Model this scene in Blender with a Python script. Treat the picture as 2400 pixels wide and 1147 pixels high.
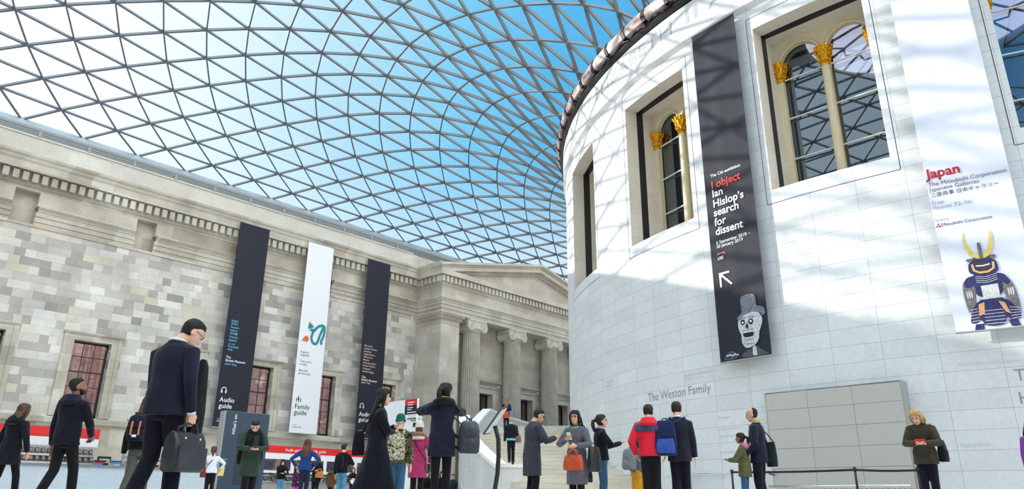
import bpy, bmesh, math, random
import numpy as np
from mathutils import Vector, Matrix
for o in list(bpy.data.objects): bpy.data.objects.remove(o)
SC = bpy.context.scene
COL = SC.collection
rad, deg, pi = math.radians, math.degrees, math.pi
rnd = random.Random(7)

# ---------------------------------------------------------------- camera
FL = 0.2                                        # floor level while building (everything is lowered to 0 at the end)
CAMX, CAMY, CAMZ = -45.877, -6.718, 0.40      # origin of the place: centre of the round building, x along the long wall
F_PX, PITCH, ROLL, TH = 1691.1, 0.3374, 0.0074, 0.745
def cam2w(r, f, u):                             # right, forward, up (level) -> place axes
    return Vector((r*math.sin(TH)+f*math.cos(TH), -r*math.cos(TH)+f*math.sin(TH), u))
_fw = cam2w(0, math.cos(PITCH), math.sin(PITCH)); _up0 = cam2w(0, -math.sin(PITCH), math.cos(PITCH)); _r0 = cam2w(1, 0, 0)
_R = _r0*math.cos(ROLL)+_up0*math.sin(ROLL); _U = _up0*math.cos(ROLL)-_r0*math.sin(ROLL)
cam = bpy.data.cameras.new('camera'); cam.sensor_width = 36; cam.sensor_fit = 'HORIZONTAL'; cam.lens = F_PX/2400*36
cam.clip_start = 0.05; cam.clip_end = 1000
camo = bpy.data.objects.new('camera', cam); COL.objects.link(camo)
camo.matrix_world = Matrix(((_R.x, _U.x, -_fw.x, CAMX), (_R.y, _U.y, -_fw.y, CAMY), (_R.z, _U.z, -_fw.z, CAMZ), (0, 0, 0, 1)))
SC.camera = camo
EYE = Vector((CAMX, CAMY, CAMZ))
def ray(px, py):
    return _fw + _R*((px-1200)/F_PX) - _U*((py-573.5)/F_PX)
def on_z(px, py, z):
    d = ray(px, py); return EYE + d*((z-CAMZ)/d.z)
def on_y(px, py, y):
    d = ray(px, py); return EYE + d*((y-CAMY)/d.y)
def at_depth(px, py, dep):                      # level forward distance
    d = ray(px, py); return EYE + d*(dep/(d.x*math.cos(TH)+d.y*math.sin(TH)))

# ---------------------------------------------------------------- view, world, sun
vs = SC.view_settings
SC.display_settings.display_device = 'sRGB'
vs.view_transform = 'Standard'; vs.look = 'None'; vs.gamma = 1.0; vs.use_curve_mapping = False
vs.exposure = 1.0
SUN_AZ, SUN_EL = rad(120), rad(18.4)
SUN = Vector((math.cos(SUN_EL)*math.cos(SUN_AZ), math.cos(SUN_EL)*math.sin(SUN_AZ), math.sin(SUN_EL)))

class NT:
    """small node-tree writer"""
    def __init__(s, nt): s.nt = nt; s.N = nt.nodes; s.L = nt.links
    def n(s, t, **kw):
        x = s.N.new(t)
        for k, v in kw.items(): setattr(x, k, v)
        return x
    def put(s, sock, v):
        if isinstance(v, bpy.types.NodeSocket): s.L.new(v, sock)
        elif v is not None:
            if hasattr(sock, 'default_value') and not isinstance(sock.default_value, (int, float)):
                v = tuple(v); 
                if len(sock.default_value) == 4 and len(v) == 3: v = v+(1,)
            sock.default_value = v
    def m(s, op, a, b=None, c=None):
        x = s.n('ShaderNodeMath', operation=op); s.put(x.inputs[0], a)
        if b is not None: s.put(x.inputs[1], b)
        if c is not None: s.put(x.inputs[2], c)
        return x.outputs[0]
    def mix(s, f, a, b, bt='MIX'):
        x = s.n('ShaderNodeMix', data_type='RGBA', blend_type=bt); s.put(x.inputs[0], f); s.put(x.inputs[6], a); s.put(x.inputs[7], b)
        return x.outputs[2]
    def ramp(s, f, stops, interp='LINEAR'):
        x = s.n('ShaderNodeValToRGB'); r = x.color_ramp; r.interpolation = interp
        while len(r.elements) > 1: r.elements.remove(r.elements[0])
        for i, (p, c) in enumerate(stops):
            e = r.elements[0] if i == 0 else r.elements.new(p)
            e.position = p; e.color = tuple(c)+(1,) if len(c) == 3 else c
        s.put(x.inputs[0], f); return x.outputs[0]
    def noise(s, vec, scale, detail=3, rough=.55):
        x = s.n('ShaderNodeTexNoise'); s.put(x.inputs['Vector'], vec); x.inputs['Scale'].default_value = scale
        x.inputs['Detail'].default_value = detail; x.inputs['Roughness'].default_value = rough
        return x.outputs[0]
    def mrange(s, v, a, b, c, d, smooth=False):
        x = s.n('ShaderNodeMapRange'); x.interpolation_type = 'SMOOTHSTEP' if smooth else 'LINEAR'
        s.put(x.inputs[0], v)
        for i, q in enumerate((a, b, c, d)): x.inputs[i+1].default_value = q
        return x.outputs[0]
W = bpy.data.worlds.new('sky'); SC.world = W; W.use_nodes = True
t = NT(W.node_tree); t.N.clear()
tc = t.n('ShaderNodeTexCoord')
vn = t.n('ShaderNodeVectorMath', operation='NORMALIZE'); t.put(vn.inputs[0], tc.outputs['Generated'])
vd = t.n('ShaderNodeVectorMath', operation='DOT_PRODUCT'); t.put(vd.inputs[0], vn.outputs[0]); vd.inputs[1].default_value = SUN
sep = t.n('ShaderNodeSeparateXYZ'); t.put(sep.inputs[0], vn.outputs[0])
el = sep.outputs[2]
cl = t.noise(vn.outputs[0], 3.2, 5, .6)
c_ = t.m('ADD', vd.outputs['Value'], t.m('MULTIPLY', t.m('SUBTRACT', cl, .5), .16))
base = t.ramp(t.m('MULTIPLY_ADD', c_, .5, .5),
    [(0.30, (.012, .085, .21)), (.50, (.035, .19, .39)), (.635, (.058, .262, .465)), (.705, (.115, .335, .515)), (.775, (.29, .44, .53)), (.84, (.48, .54, .575)), (.90, (.62, .635, .64)), (1, (1.0, .98, .93))])
low = t.mrange(el, .22, .46, 1, 0, True)
base = t.mix(low, base, (.47, .53, .56))
high = t.m('MAXIMUM', t.mrange(el, .66, .86, 0, 1, True), t.mrange(sep.outputs[1], -.42, -.72, 0, 1, True))  # added fill: unseen overhead and eastern sky brightened to lift the walls
fill_var = t.mrange(t.noise(vn.outputs[0], 2.2, 4), .35, .6, .75, 1.25)
hi = t.n('ShaderNodeVectorMath', operation='SCALE'); t.put(hi.inputs[0], t.mix(t.mrange(sep.outputs[1], -.3, -.7, 0, 1, True), (1.16, 1.44, 1.74), (1.95, 1.98, 2.0))); t.put(hi.inputs['Scale'], fill_var)
base = t.mix(high, base, hi.outputs[0])
bg = t.n('ShaderNodeBackground'); t.put(bg.inputs[0], base); bg.inputs[1].default_value = 1.0
wo = t.n('ShaderNodeOutputWorld'); t.L.new(bg.outputs[0], wo.inputs[0])

sl = bpy.data.lights.new('sun', 'SUN'); sl.energy = 2.7; sl.angle = rad(.53); sl.color = (1, .955, .87)
so = bpy.data.objects.new('sun', sl); COL.objects.link(so); so.location = SUN*90
so.rotation_euler = SUN.to_track_quat('Z', 'Y').to_euler()

# ---------------------------------------------------------------- materials
def new_mat(name):
    m = bpy.data.materials.new(name); m.use_nodes = True
    t = NT(m.node_tree); t.N.clear()
    out = t.n('ShaderNodeOutputMaterial'); p = t.n('ShaderNodeBsdfPrincipled'); t.L.new(p.outputs[0], out.inputs[0])
    return m, t, p, out
def srgb(r, g, b):
    f = lambda c: (c/255/12.92) if c <= 10 else ((c/255+.055)/1.055)**2.4
    return (f(r), f(g), f(b))
def obj_coord(t): return t.n('ShaderNodeTexCoord').outputs['Object']
def wpos(t):
    g = t.n('ShaderNodeNewGeometry'); s = t.n('ShaderNodeSeparateXYZ'); t.put(s.inputs[0], g.outputs['Position']); return g.outputs['Position'], s.outputs
MATS = {}
def plain(name, c, rough=.6, metal=0, var=.12, scale=6, bump=.0, spec=.5):
    if name in MATS: return MATS[name]
    m, t, p, o = new_mat(name)
    oc = obj_coord(t); nz = t.noise(oc, scale, 4)
    f = t.mrange(nz, .3, .7, 1-var, 1+var)
    x = t.n('ShaderNodeVectorMath', operation='SCALE'); x.inputs[0].default_value = c; t.put(x.inputs['Scale'], f)
    t.L.new(x.outputs[0], p.inputs['Base Color']); p.inputs['Roughness'].default_value = rough; p.inputs['Metallic'].default_value = metal
    p.inputs['Specular IOR Level'].default_value = spec
    if bump:
        b = t.n('ShaderNodeBump'); b.inputs['Strength'].default_value = bump; b.inputs['Distance'].default_value = .02
        t.put(b.inputs['Height'], t.noise(oc, scale*3, 3)); t.L.new(b.outputs[0], p.inputs['Normal'])
    MATS[name] = m; return m
def cloth(name, c, rough=.9, var=.3, bump=.5, scale=9):
    if 'cloth_'+name in MATS: return MATS['cloth_'+name]
    m, t, p, o = new_mat('cloth_'+name); oc = obj_coord(t)
    f = t.mrange(t.noise(oc, scale, 4), .3, .7, 1-var*.6, 1+var*.6)
    x = t.n('ShaderNodeVectorMath', operation='SCALE'); x.inputs[0].default_value = c; t.put(x.inputs['Scale'], f)
    t.L.new(x.outputs[0], p.inputs['Base Color']); p.inputs['Roughness'].default_value = rough; p.inputs['Specular IOR Level'].default_value = .18
    p.inputs['Sheen Weight'].default_value = .08
    mp = t.n('ShaderNodeMapping'); t.put(mp.inputs[0], oc); mp.inputs['Scale'].default_value = (1, 1, .55)
    w = t.n('ShaderNodeTexNoise'); t.put(w.inputs['Vector'], mp.outputs[0]); w.inputs['Scale'].default_value = 8 if scale < 20 else scale; w.inputs['Detail'].default_value = 2.5; w.inputs['Distortion'].default_value = 1.2
    b = t.n('ShaderNodeBump'); b.inputs['Strength'].default_value = min(1, bump*1.3); b.inputs['Distance'].default_value = .045 if scale < 20 else .02
    t.L.new(w.outputs[0], b.inputs['Height']); t.L.new(b.outputs[0], p.inputs['Normal'])
    MATS['cloth_'+name] = m; return m
def emit(name, c, s=1):
    m, t, p, o = new_mat(name); p.inputs['Base Color'].default_value = tuple(c)+(1,); p.inputs['Emission Color'].default_value = tuple(c)+(1,); p.inputs['Emission Strength'].default_value = s; return m

def ashlar(name, wd, ht, cols, mortar=.6, jx=.006, stain=.15, offset=True, x_of='xy', bump=.15, u0=0, v0=0):
    """coursed stone: every block has its own tone"""
    m, t, p, o = new_mat(name)
    P, s = wpos(t)
    if x_of == 'xy': u = t.m('ADD', s[0], s[1])
    else: u = t.m('MULTIPLY', t.m('ARCTAN2', s[1], s[0]), 23.0)
    u = t.m('SUBTRACT', u, u0); v = t.m('DIVIDE', t.m('SUBTRACT', s[2], v0-FL), ht)
    row = t.m('FLOOR', v); fv = t.m('FRACT', v)
    if offset:
        wn = t.n('ShaderNodeTexWhiteNoise', noise_dimensions='1D'); t.put(wn.inputs['W'], row)
        wid = t.m('MULTIPLY_ADD', wn.outputs[0], wd*.7, wd*.65)
        uu = t.m('ADD', t.m('DIVIDE', u, wid), t.m('MULTIPLY', wn.outputs[0], 17.3))
        # uneven lengths inside a course
        uu = t.m('ADD', uu, t.m('MULTIPLY', t.m('SINE', t.m('MULTIPLY', uu, 2.1)), .22))
    else:
        wid = wd; uu = t.m('DIVIDE', u, wd)
    col = t.m('FLOOR', uu); fu = t.m('FRACT', uu)
    cmb = t.n('ShaderNodeCombineXYZ'); t.put(cmb.inputs[0], col); t.put(cmb.inputs[1], row)
    w2 = t.n('ShaderNodeTexWhiteNoise', noise_dimensions='2D'); t.put(w2.inputs['Vector'], cmb.outputs[0])
    c = t.ramp(w2.outputs[0], cols)
    n1 = t.noise(P, .55, 5, .6); n2 = t.noise(P, 7, 3)
    k = t.m('MULTIPLY', t.mrange(n1, .3, .72, 1-stain, 1+stain), t.mrange(n2, .3, .7, .96, 1.04))
    du = t.m('MULTIPLY', t.m('MINIMUM', fu, t.m('SUBTRACT', 1, fu)), wid); dv = t.m('MULTIPLY', t.m('MINIMUM', fv, t.m('SUBTRACT', 1, fv)), ht)
    joint = t.m('LESS_THAN', t.m('MINIMUM', du, dv), jx)
    k = t.m('MULTIPLY', k, t.mrange(joint, 0, 1, 1, mortar))
    x = t.n('ShaderNodeVectorMath', operation='SCALE'); t.put(x.inputs[0], c); t.put(x.inputs['Scale'], k)
    t.L.new(x.outputs[0], p.inputs['Base Color']); p.inputs['Roughness'].default_value = .85; p.inputs['Specular IOR Level'].default_value = .2
    if bump:
        b = t.n('ShaderNodeBump'); b.inputs['Strength'].default_value = bump; b.inputs['Distance'].default_value = .02
        t.put(b.inputs['Height'], n2); t.L.new(b.outputs[0], p.inputs['Normal'])
    MATS[name] = m; return m
M_WALL = ashlar('old_ashlar', .78, .42, [(0, srgb(156, 150, 144)), (.14, srgb(174, 169, 162)), (.38, srgb(192, 187, 180)), (.62, srgb(206, 202, 195)), (.78, srgb(203, 194, 176)), (.88, srgb(214, 210, 202)), (1, srgb(222, 219, 213))], .74, .008, .17)
M_SMOOTH = ashlar('old_smooth_stone', 2.2, .9, [(0, srgb(172, 163, 148)), (.5, srgb(190, 182, 168)), (1, srgb(204, 198, 186))], .85, .006, .26, True)
M_PALE = ashlar('pale_parapet_stone', 2.6, 3.0, [(0, srgb(206, 201, 190)), (1, srgb(216, 212, 203))], .9, .006, .12)
M_PORT = ashlar('portico_stone', 1.7, .62, [(0, srgb(194, 184, 170)), (.5, srgb(201, 192, 179)), (1, srgb(208, 200, 188))], .9, .005, .2)
M_DRUM = ashlar('white_limestone', 2*pi*23/100, .525, [(0, srgb(220, 221, 222)), (.5, srgb(224, 225, 226)), (1, srgb(228, 229, 230))], .62, .0065, .05, False, 'az', .04, rad(-175.2)*23, 2.2)
M_REVEAL = ashlar('cream_limestone', 30, 1.1, [(0, srgb(214, 206, 192)), (1, srgb(222, 215, 203))], .85, .006, .08, False)
M_STEP = ashlar('step_stone', 40, .5, [(0, srgb(214, 206, 188)), (1, srgb(222, 214, 198))], 1, .001, .14, False)
M_COPE = plain('coping_stone', srgb(236, 233, 226), .7, 0, .04, 3)
M_SIDE = ashlar('stair_wall_stone', 1.6, .8, [(0, srgb(206, 205, 202)), (1, srgb(216, 215, 212))], .85, .006, .1)
M_FLOOR = ashlar('floor_stone', 1.4, 1.0, [(0, srgb(205, 200, 190)), (1, srgb(220, 216, 208))], .8, .006, .08)
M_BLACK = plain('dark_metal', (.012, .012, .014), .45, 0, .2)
M_STEEL = plain('painted_grey_steel', srgb(104, 110, 114), .5, 0, .06)
M_GUTTER = plain('grey_gutter_paint', srgb(150, 155, 156), .5, 0, .06)
M_CREAM = plain('cream_render', srgb(226, 212, 180), .75, 0, .05, 4)
M_GOLD = plain('gilding', srgb(235, 176, 40), .33, .75, .2, 14, .4)
M_WHITE = plain('white_paint', srgb(236, 236, 234), .5, 0, .03)
M_CHROME = plain('chrome', (.75, .75, .76), .2, 1, .05)
M_RED = plain('red_print', srgb(226, 32, 30), .5, 0, .03)
M_NAVY = plain('navy_cloth_print', srgb(30, 31, 45), .75, 0, .15, 3)
M_PRINTW = plain('white_print', srgb(238, 238, 240), .7, 0, .02)
M_PRINTK = plain('black_print', (.01, .01, .013), .7, 0, .02)
M_CYAN = plain('pale_blue_print', srgb(120, 205, 235), .7, 0, .02)
M_PEACH = plain('peach_print', srgb(240, 205, 180), .7, 0, .02)
M_TEAL = plain('teal_print', srgb(24, 96, 118), .7, 0, .1, 12)
M_BLUE = plain('blue_grey_panel', srgb(48, 66, 84), .5, 0, .06)
M_GREYP = plain('grey_panel', srgb(160, 158, 155), .5, 0, .05)

def glass_mat(name, refl, tint, rough=0.0, gc=(.95, .97, 1)):
    m, t, p, o = new_mat(name); t.N.remove(p)
    a = t.n('ShaderNodeBsdfTransparent'); a.inputs[0].default_value = tuple(tint)+(1,)
    g = t.n('ShaderNodeBsdfGlossy'); g.inputs['Roughness'].default_value = rough; g.inputs[0].default_value = tuple(gc)+(1,)
    x = t.n('ShaderNodeMixShader'); x.inputs[0].default_value = refl
    t.L.new(a.outputs[0], x.inputs[1]); t.L.new(g.outputs[0], x.inputs[2]); t.L.new(x.outputs[0], o.inputs[0]); return m
M_ROOFGLASS = glass_mat('roof_glass', .02, (.93, .955, .95))
M_DRUMGLASS = glass_mat('dark_window_glass', .28, (.34, .34, .36), 0, (.62, .76, .9))
M_WALLGLASS = glass_mat('wall_window_glass', .14, (.74, .70, .70))

# ---------------------------------------------------------------- mesh builder
class MB:
    def __init__(s): s.v = []; s.f = []; s.mi = []
    def add(s, vs, fs, mi=0):
        b = len(s.v); s.v += [tuple(q) for q in vs]; s.f += [tuple(b+i for i in q) for q in fs]; s.mi += [mi]*len(fs); return s
    def box(s, x0, x1, y0, y1, z0, z1, mi=0):
        return s.add([(x0, y0, z0), (x1, y0, z0), (x1, y1, z0), (x0, y1, z0), (x0, y0, z1), (x1, y0, z1), (x1, y1, z1), (x0, y1, z1)],
                     [(0, 3, 2, 1), (4, 5, 6, 7), (0, 1, 5, 4), (1, 2, 6, 5), (2, 3, 7, 6), (3, 0, 4, 7)], mi)
    def quad(s, a, b, c, d, mi=0): return s.add([a, b, c, d], [(0, 1, 2, 3)], mi)
    def hexa(s, p, mi=0):       # 8 points, bottom ring then top ring
        return s.add(p, [(0, 3, 2, 1), (4, 5, 6, 7), (0, 1, 5, 4), (1, 2, 6, 5), (2, 3, 7, 6), (3, 0, 4, 7)], mi)
    def rings(s, rings, mi=0, cap=True, closed=False):
        n = len(rings[0]); vs = [q for r in rings for q in r]; fs = []
        k = len(rings)
        for i in range(k if closed else k-1):
            for j in range(n):
                a, b = i*n+j, i*n+(j+1) % n; c, d = ((i+1) % k)*n+(j+1) % n, ((i+1) % k)*n+j
                fs.append((a, b, c, d))
        if cap and not closed:
            fs.append(tuple(range(n-1, -1, -1))); fs.append(tuple(range((k-1)*n, k*n)))
        return s.add(vs, fs, mi)
    def tube(s, pts, rs, seg=8, mi=0, flat=1.0, closed=False, up=None):
        pts = [Vector(p) for p in pts]
        if isinstance(rs, (int, float)): rs = [rs]*len(pts)
        R = []; n = len(pts); prev = None
        for i, p in enumerate(pts):
            if closed: d = pts[(i+1) % n]-pts[i-1]
            else: d = pts[min(i+1, n-1)]-pts[max(i-1, 0)]
            if d.length < 1e-9: d = Vector((0, 0, 1))
            d.normalize()
            if prev is None:
                a = Vector(up) if up else (Vector((0, 0, 1)) if abs(d.z) < .9 else Vector((0, 1, 0)))
            else: a = prev
            x = d.cross(a)
            if x.length < 1e-6: x = d.cross(Vector((1, 0, 0)))
            x.normalize(); y = x.cross(d).normalized(); prev = y
            R.append([p+x*math.cos(2*pi*k/seg)*rs[i]+y*math.sin(2*pi*k/seg)*rs[i]*flat for k in range(seg)])
        return s.rings(R, mi, True, closed)
    def sphere(s, c, r, seg=12, rg=8, mi=0):
        if isinstance(r, (int, float)): r = (r, r, r)
        R = []
        for i in range(rg+1):
            a = -pi/2+pi*i/rg; a = max(min(a, pi/2-.05), -pi/2+.05)
            R.append([(c[0]+r[0]*math.cos(a)*math.cos(2*pi*k/seg), c[1]+r[1]*math.cos(a)*math.sin(2*pi*k/seg), c[2]+r[2]*math.sin(a)) for k in range(seg)])
        return s.rings(R, mi)
    def prism(s, poly, fn0, fn1, mi=0):      # poly 2-D, two maps to 3-D
        n = len(poly); vs = [fn0(*q) for q in poly]+[fn1(*q) for q in poly]
        fs = [tuple(range(n-1, -1, -1)), tuple(range(n, 2*n))]+[(i, (i+1) % n, n+(i+1) % n, n+i) for i in range(n)]
        return s.add(vs, fs, mi)
    def extrude_x(s, prof, x0, x1, mi=0):     # prof: (y,z) polygon
        return s.prism(prof, lambda y, z: (x0, y, z), lambda y, z: (x1, y, z), mi)
    def extrude_y(s, prof, y0, y1, mi=0):     # prof: (x,z)
        return s.prism(prof, lambda x, z: (x, y0, z), lambda x, z: (x, y1, z), mi)
    def xform(s, M):
        s.v = [tuple(M @ Vector(q)) for q in s.v]; return s
    def build(s, name, mats, parent=None, smooth=False, origin=None, fixn=True, **props):
        me = bpy.data.meshes.new(name)
        if origin is None and parent is None:
            a = np.array(s.v); origin = ((a[:, 0].min()+a[:, 0].max())/2, (a[:, 1].min()+a[:, 1].max())/2, a[:, 2].min())
        if origin is not None: vv = [(q[0]-origin[0], q[1]-origin[1], q[2]-origin[2]) for q in s.v]
        else: vv = s.v
        me.from_pydata(vv, [], s.f)
        if not isinstance(mats, (list, tuple)): mats = [mats]
        for m in mats: me.materials.append(m)
        if len(mats) > 1: me.polygons.foreach_set('material_index', s.mi)
        if fixn:
            bm = bmesh.new(); bm.from_mesh(me); bmesh.ops.recalc_face_normals(bm, faces=bm.faces); bm.to_mesh(me); bm.free()
        if smooth: me.polygons.foreach_set('use_smooth', [True]*len(me.polygons))
        me.update()
        o = bpy.data.objects.new(name, me); COL.objects.link(o)
        if parent is not None: o.parent = parent
        if origin is not None: o.location = origin
        for k, v in props.items(): o[k] = v
        return o
def tag(o, label, cat, group=None, kind=None):
    o['label'] = label; o['category'] = cat
    if group: o['group'] = group
    if kind: o['kind'] = kind
    return o
def thing(name, label, cat, loc=(0, 0, 0), rotz=0, group=None, scale=1):
    o = bpy.data.objects.new(name, None); COL.objects.link(o); o.empty_display_size = .2
    o.location = loc; o.rotation_euler = (0, 0, rotz); o.scale = (scale,)*3
    return tag(o, label, cat, group)
def struct(o): o['kind'] = 'structure'; return o
def auto_smooth(o, ang=40):
    me = o.data; me.polygons.foreach_set('use_smooth', [True]*len(me.polygons))
    try: me.set_sharp_from_angle(angle=rad(ang))
    except Exception: pass
    return o

# ---------------------------------------------------------------- lettering
_fontcache = {}
def text_mesh(s, size=1.0, bold=0.0, align='LEFT', line=1.0, res=3, subdiv=0):
    """flat letters in the x-y plane, cap height = size"""
    cu = bpy.data.curves.new('t', 'FONT'); cu.body = s; cu.size = size/.73; cu.align_x = align; cu.offset = bold*size
    cu.space_line = line; cu.resolution_u = res; cu.fill_mode = 'FRONT'
    o = bpy.data.objects.new('t', cu); COL.objects.link(o)
    dg = bpy.context.evaluated_depsgraph_get(); dg.update()
    me = bpy.data.meshes.new_from_object(o.evaluated_get(dg))
    vs = [tuple(v.co) for v in me.vertices]; fs = [tuple(p.vertices) for p in me.polygons]
    bpy.data.objects.remove(o); bpy.data.curves.remove(cu); bpy.data.meshes.remove(me)
    return vs, fs
def put_text(mb, s, fn, size, bold=0, align='LEFT', line=1.0, at=(0, 0), mi=0, sx=1.0):
    vs, fs = text_mesh(s, size, bold, align, line)
    mb.add([fn(at[0]+v[0]*sx, at[1]+v[1]) for v in vs], fs, mi)

# ================================================================ THE SETTING
YW, YF, XC = 35.0, 32.2, -0.6
PX0, PX1 = -11.3, 10.1                       # portico ends
def sw(x): return CAMX+(x-CAMX)*.993
def zz(z): return .4+(z-.4)*.993
# floor
struct(MB().box(-62, 60, -45, 45, -.3, FL).build('floor', M_FLOOR, origin=(0, 0, 0)))

# ---- left wall -------------------------------------------------
WIN_X = [sw(x) for x in (-42.8, -37.95, -33.05, -28.25, -23.4, -18.75, -13.65)]
WZ0, WZ1, WHW = zz(4.13), zz(8.03), .905
mb = MB()
XL, XR = -57, 52
mb.box(XL, XR, YW-.12, YW+1.2, 0, 3.72, 1)                                   # plinth
mb.extrude_x([(YW-.12, 3.72), (YW-.34, 3.76), (YW-.38, 3.98), (YW-.2, 4.05), (YW+1, 4.05), (YW+1, 3.72)], XL, PX0+.3, 1)   # sill ledge
xs = [XL]+[q for c in WIN_X for q in (c-WHW, c+WHW)]+[XR]
for a, b in zip(xs[0::2], xs[1::2]): mb.box(a, b, YW, YW+.55, 4.0, WZ1, 0)
mb.box(XL, XR, YW, YW+.9, WZ1, 13.36, 0)
for c in WIN_X: mb.box(c-WHW, c+WHW, YW+.05, YW+.55, 3.9, WZ0, 1)
POCK = [(-50.2, -49.1), (-44.1, -43.0), (sw(-38.1), sw(-36.98)), (sw(-32.03), sw(-30.94)), (sw(-26), sw(-24.9)), (sw(-20), sw(-18.9))]
mb.box(XL, XR, YW+.5, YW+1, 13.3, 17, 1)                                    # behind the frieze
ENT = [(.06, 13.36, 13.65), (.10, 13.65, 13.93), (.14, 13.93, 14.18)]
seg = [XL]+[q for p in POCK for q in p]+[PX0+.3]
for a, b in zip(seg[0::2], seg[1::2]):
    for o, z0, z1 in ENT: mb.box(a, b, YW-o, YW+.6, z0, z1-.012, 1); mb.box(a, b, YW-o+.03, YW+.5, z1-.012, z1, 1)
    mb.box(a, b, YW-.05, YW+.55, 14.5, 15.42, 1)
    e0 = a+.06 if a != XL else a; e1 = b-.06
    mb.extrude_x([(YW, 14.18), (YW-.16, 14.18), (YW-.18, 14.26), (YW-.26, 14.34), (YW-.32, 14.40), (YW-.32, 14.5), (YW, 14.53)], e0, e1, 1)
for p in POCK: mb.box(p[0]+.002, p[1]-.002, YW-.04, YW+.58, 13.365, 13.5, 1)
mb.box(XL, PX0+.3, YW-.056, YW+.54, 15.25, 15.415, 1)
mb.extrude_x([(YW+.5, 15.42), (YW-.08, 15.42), (YW-.16, 15.47), (YW-.18, 15.56), (YW-.2, 16.1), (YW-.62, 16.1), (YW-.62, 16.5), (YW-.66, 16.56), (YW-.7, 16.6), (YW-.72, 16.72), (YW-.82, 16.82), (YW-.84, 16.95), (YW+.5, 17.0)], XL, PX0+.3, 1)
x = XL
while x < PX0-.15:
    mb.box(x, x+.27, YW-.5, YW-.15, 15.58, 16.04, 1); x += .44
mb.box(XL, PX0-.3, YW-.1, YW+1, 16.95, 18.13, 2)                             # pale blocking course
mb.box(XL, PX0-.8, YW-.18, YW+.3, 18.13, 18.22, 2)
mb.box(PX0-.3, XR, YW+.6, YW+1, 16.95, 18.4, 2)
struct(mb.build('wall_left', [M_WALL, M_SMOOTH, M_PALE], origin=(0, 0, 0)))
# gutter beam under the edge of the glass
mb = MB()
mb.extrude_x([(36.7, 18.5), (36.15, 18.5), (35.7, 18.95), (35.75, 19.1), (36.5, 19.7), (37.3, 19.75), (37.3, 18.5)], XL, XR)
struct(mb.build('trim_1', M_GUTTER, origin=(0, 0, 0)))
# lighting track along the parapet
mb = MB()
for y, z in ((34.86, 18.30), (34.86, 18.42)): mb.tube([(XL, y, z), (PX0-1.2, y, z)], .028, 6)
xx = XL
while xx < PX0-2:
    mb.box(xx, xx+.16, 34.78, 35.0, 18.2, 18.5); xx += 2.4
tg = tag(mb.build('light_track', M_GUTTER), 'thin grey double light track along the top of the long stone wall', 'light track')

def pane_mat():
    m, t, p, o = new_mat('lit_gallery_interior')
    P, s = wpos(t)
    a = t.noise(P, .9, 3); b = t.noise(P, 3.1, 2)
    c = t.ramp(a, [(.3, srgb(96, 72, 70)), (.46, srgb(160, 128, 124)), (.58, srgb(120, 94, 90)), (.66, srgb(186, 152, 148)), (.76, srgb(250, 240, 234))])
    p.inputs['Roughness'].default_value = .8; t.L.new(c, p.inputs['Base Color']); t.L.new(c, p.inputs['Emission Color']); p.inputs['Emission Strength'].default_value = .36
    return m
M_ROOM = pane_mat()
def wall_window(i, c, z0, z1, hw, y, surround=True, rows=5, cols=3, room=M_ROOM, glass=M_WALLGLASS):
    w = struct(bpy.data.objects.new('window_%d' % i, None)); COL.objects.link(w); w.location = (c, y, z0)
    H = z1-z0
    mb = MB()
    if surround:
        sx = hw+.46
        mb.box(-sx+.16, -hw, -.07, .02, 0, H); mb.box(hw, sx-.16, -.07, .02, 0, H); mb.box(-sx+.16, sx-.16, -.07, .02, H, H+.275)
        mb.box(-sx-.05, -sx+.16, -.11, .02, 0, H+.275); mb.box(sx-.16, sx+.05, -.11, .02, 0, H+.275)
        mb.extrude_x([(.02, H+.28), (-.1, H+.28), (-.2, H+.36), (-.22, H+.42), (.02, H+.44)], -sx-.1, sx+.1)
        mb.build('surround', M_SMOOTH, w)
    yg = .42
    mb = MB(); b = .09
    mb.box(-hw, -hw+b, yg-.05, yg+.06, 0, H); mb.box(hw-b, hw, yg-.05, yg+.06, 0, H); mb.box(-hw, hw, yg-.05, yg+.06, H-b, H); mb.box(-hw, hw, yg-.05, yg+.06, 0, b*1.6)
    mb.build('frame', M_BLACK, w)
    mb = MB()
    for k in range(1, cols): xk = -hw+b+(2*hw-2*b)*k/cols; mb.box(xk-.015, xk+.015, yg-.02, yg+.02, b, H-b)
    for k in range(1, rows): zk = H*k/rows; t2 = .03 if k == rows-2 else .016; mb.box(-hw+b, hw-b, yg-.03, yg+.025, zk-t2, zk+t2)
    mb.build('glazing_bars', M_BLACK, w)
    MB().quad((-hw, yg+.03, 0), (hw, yg+.03, 0), (hw, yg+.03, H), (-hw, yg+.03, H)).build('pane', glass, w)
    mb = MB(); d = 1.6
    mb.quad((-hw-.6, d, -.2), (hw+.6, d, -.2), (hw+.6, d, H+.2), (-hw-.6, d, H+.2))
    mb.quad((hw+.6, yg+.2, -.2), (hw+.6, d, -.2), (hw+.6, d, H+.2), (hw+.6, yg+.2, H+.2)); mb.quad((-hw-.6, yg+.2, -.2), (-hw-.6, d, -.2), (-hw-.6, d, H+.2), (-hw-.6, yg+.2, H+.2))
    mb.build('room_beyond', room, w)
    return w
nwin = 0
for c in WIN_X:
    nwin += 1; wall_window(nwin, c, WZ0, WZ1, WHW, YW)

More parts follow.
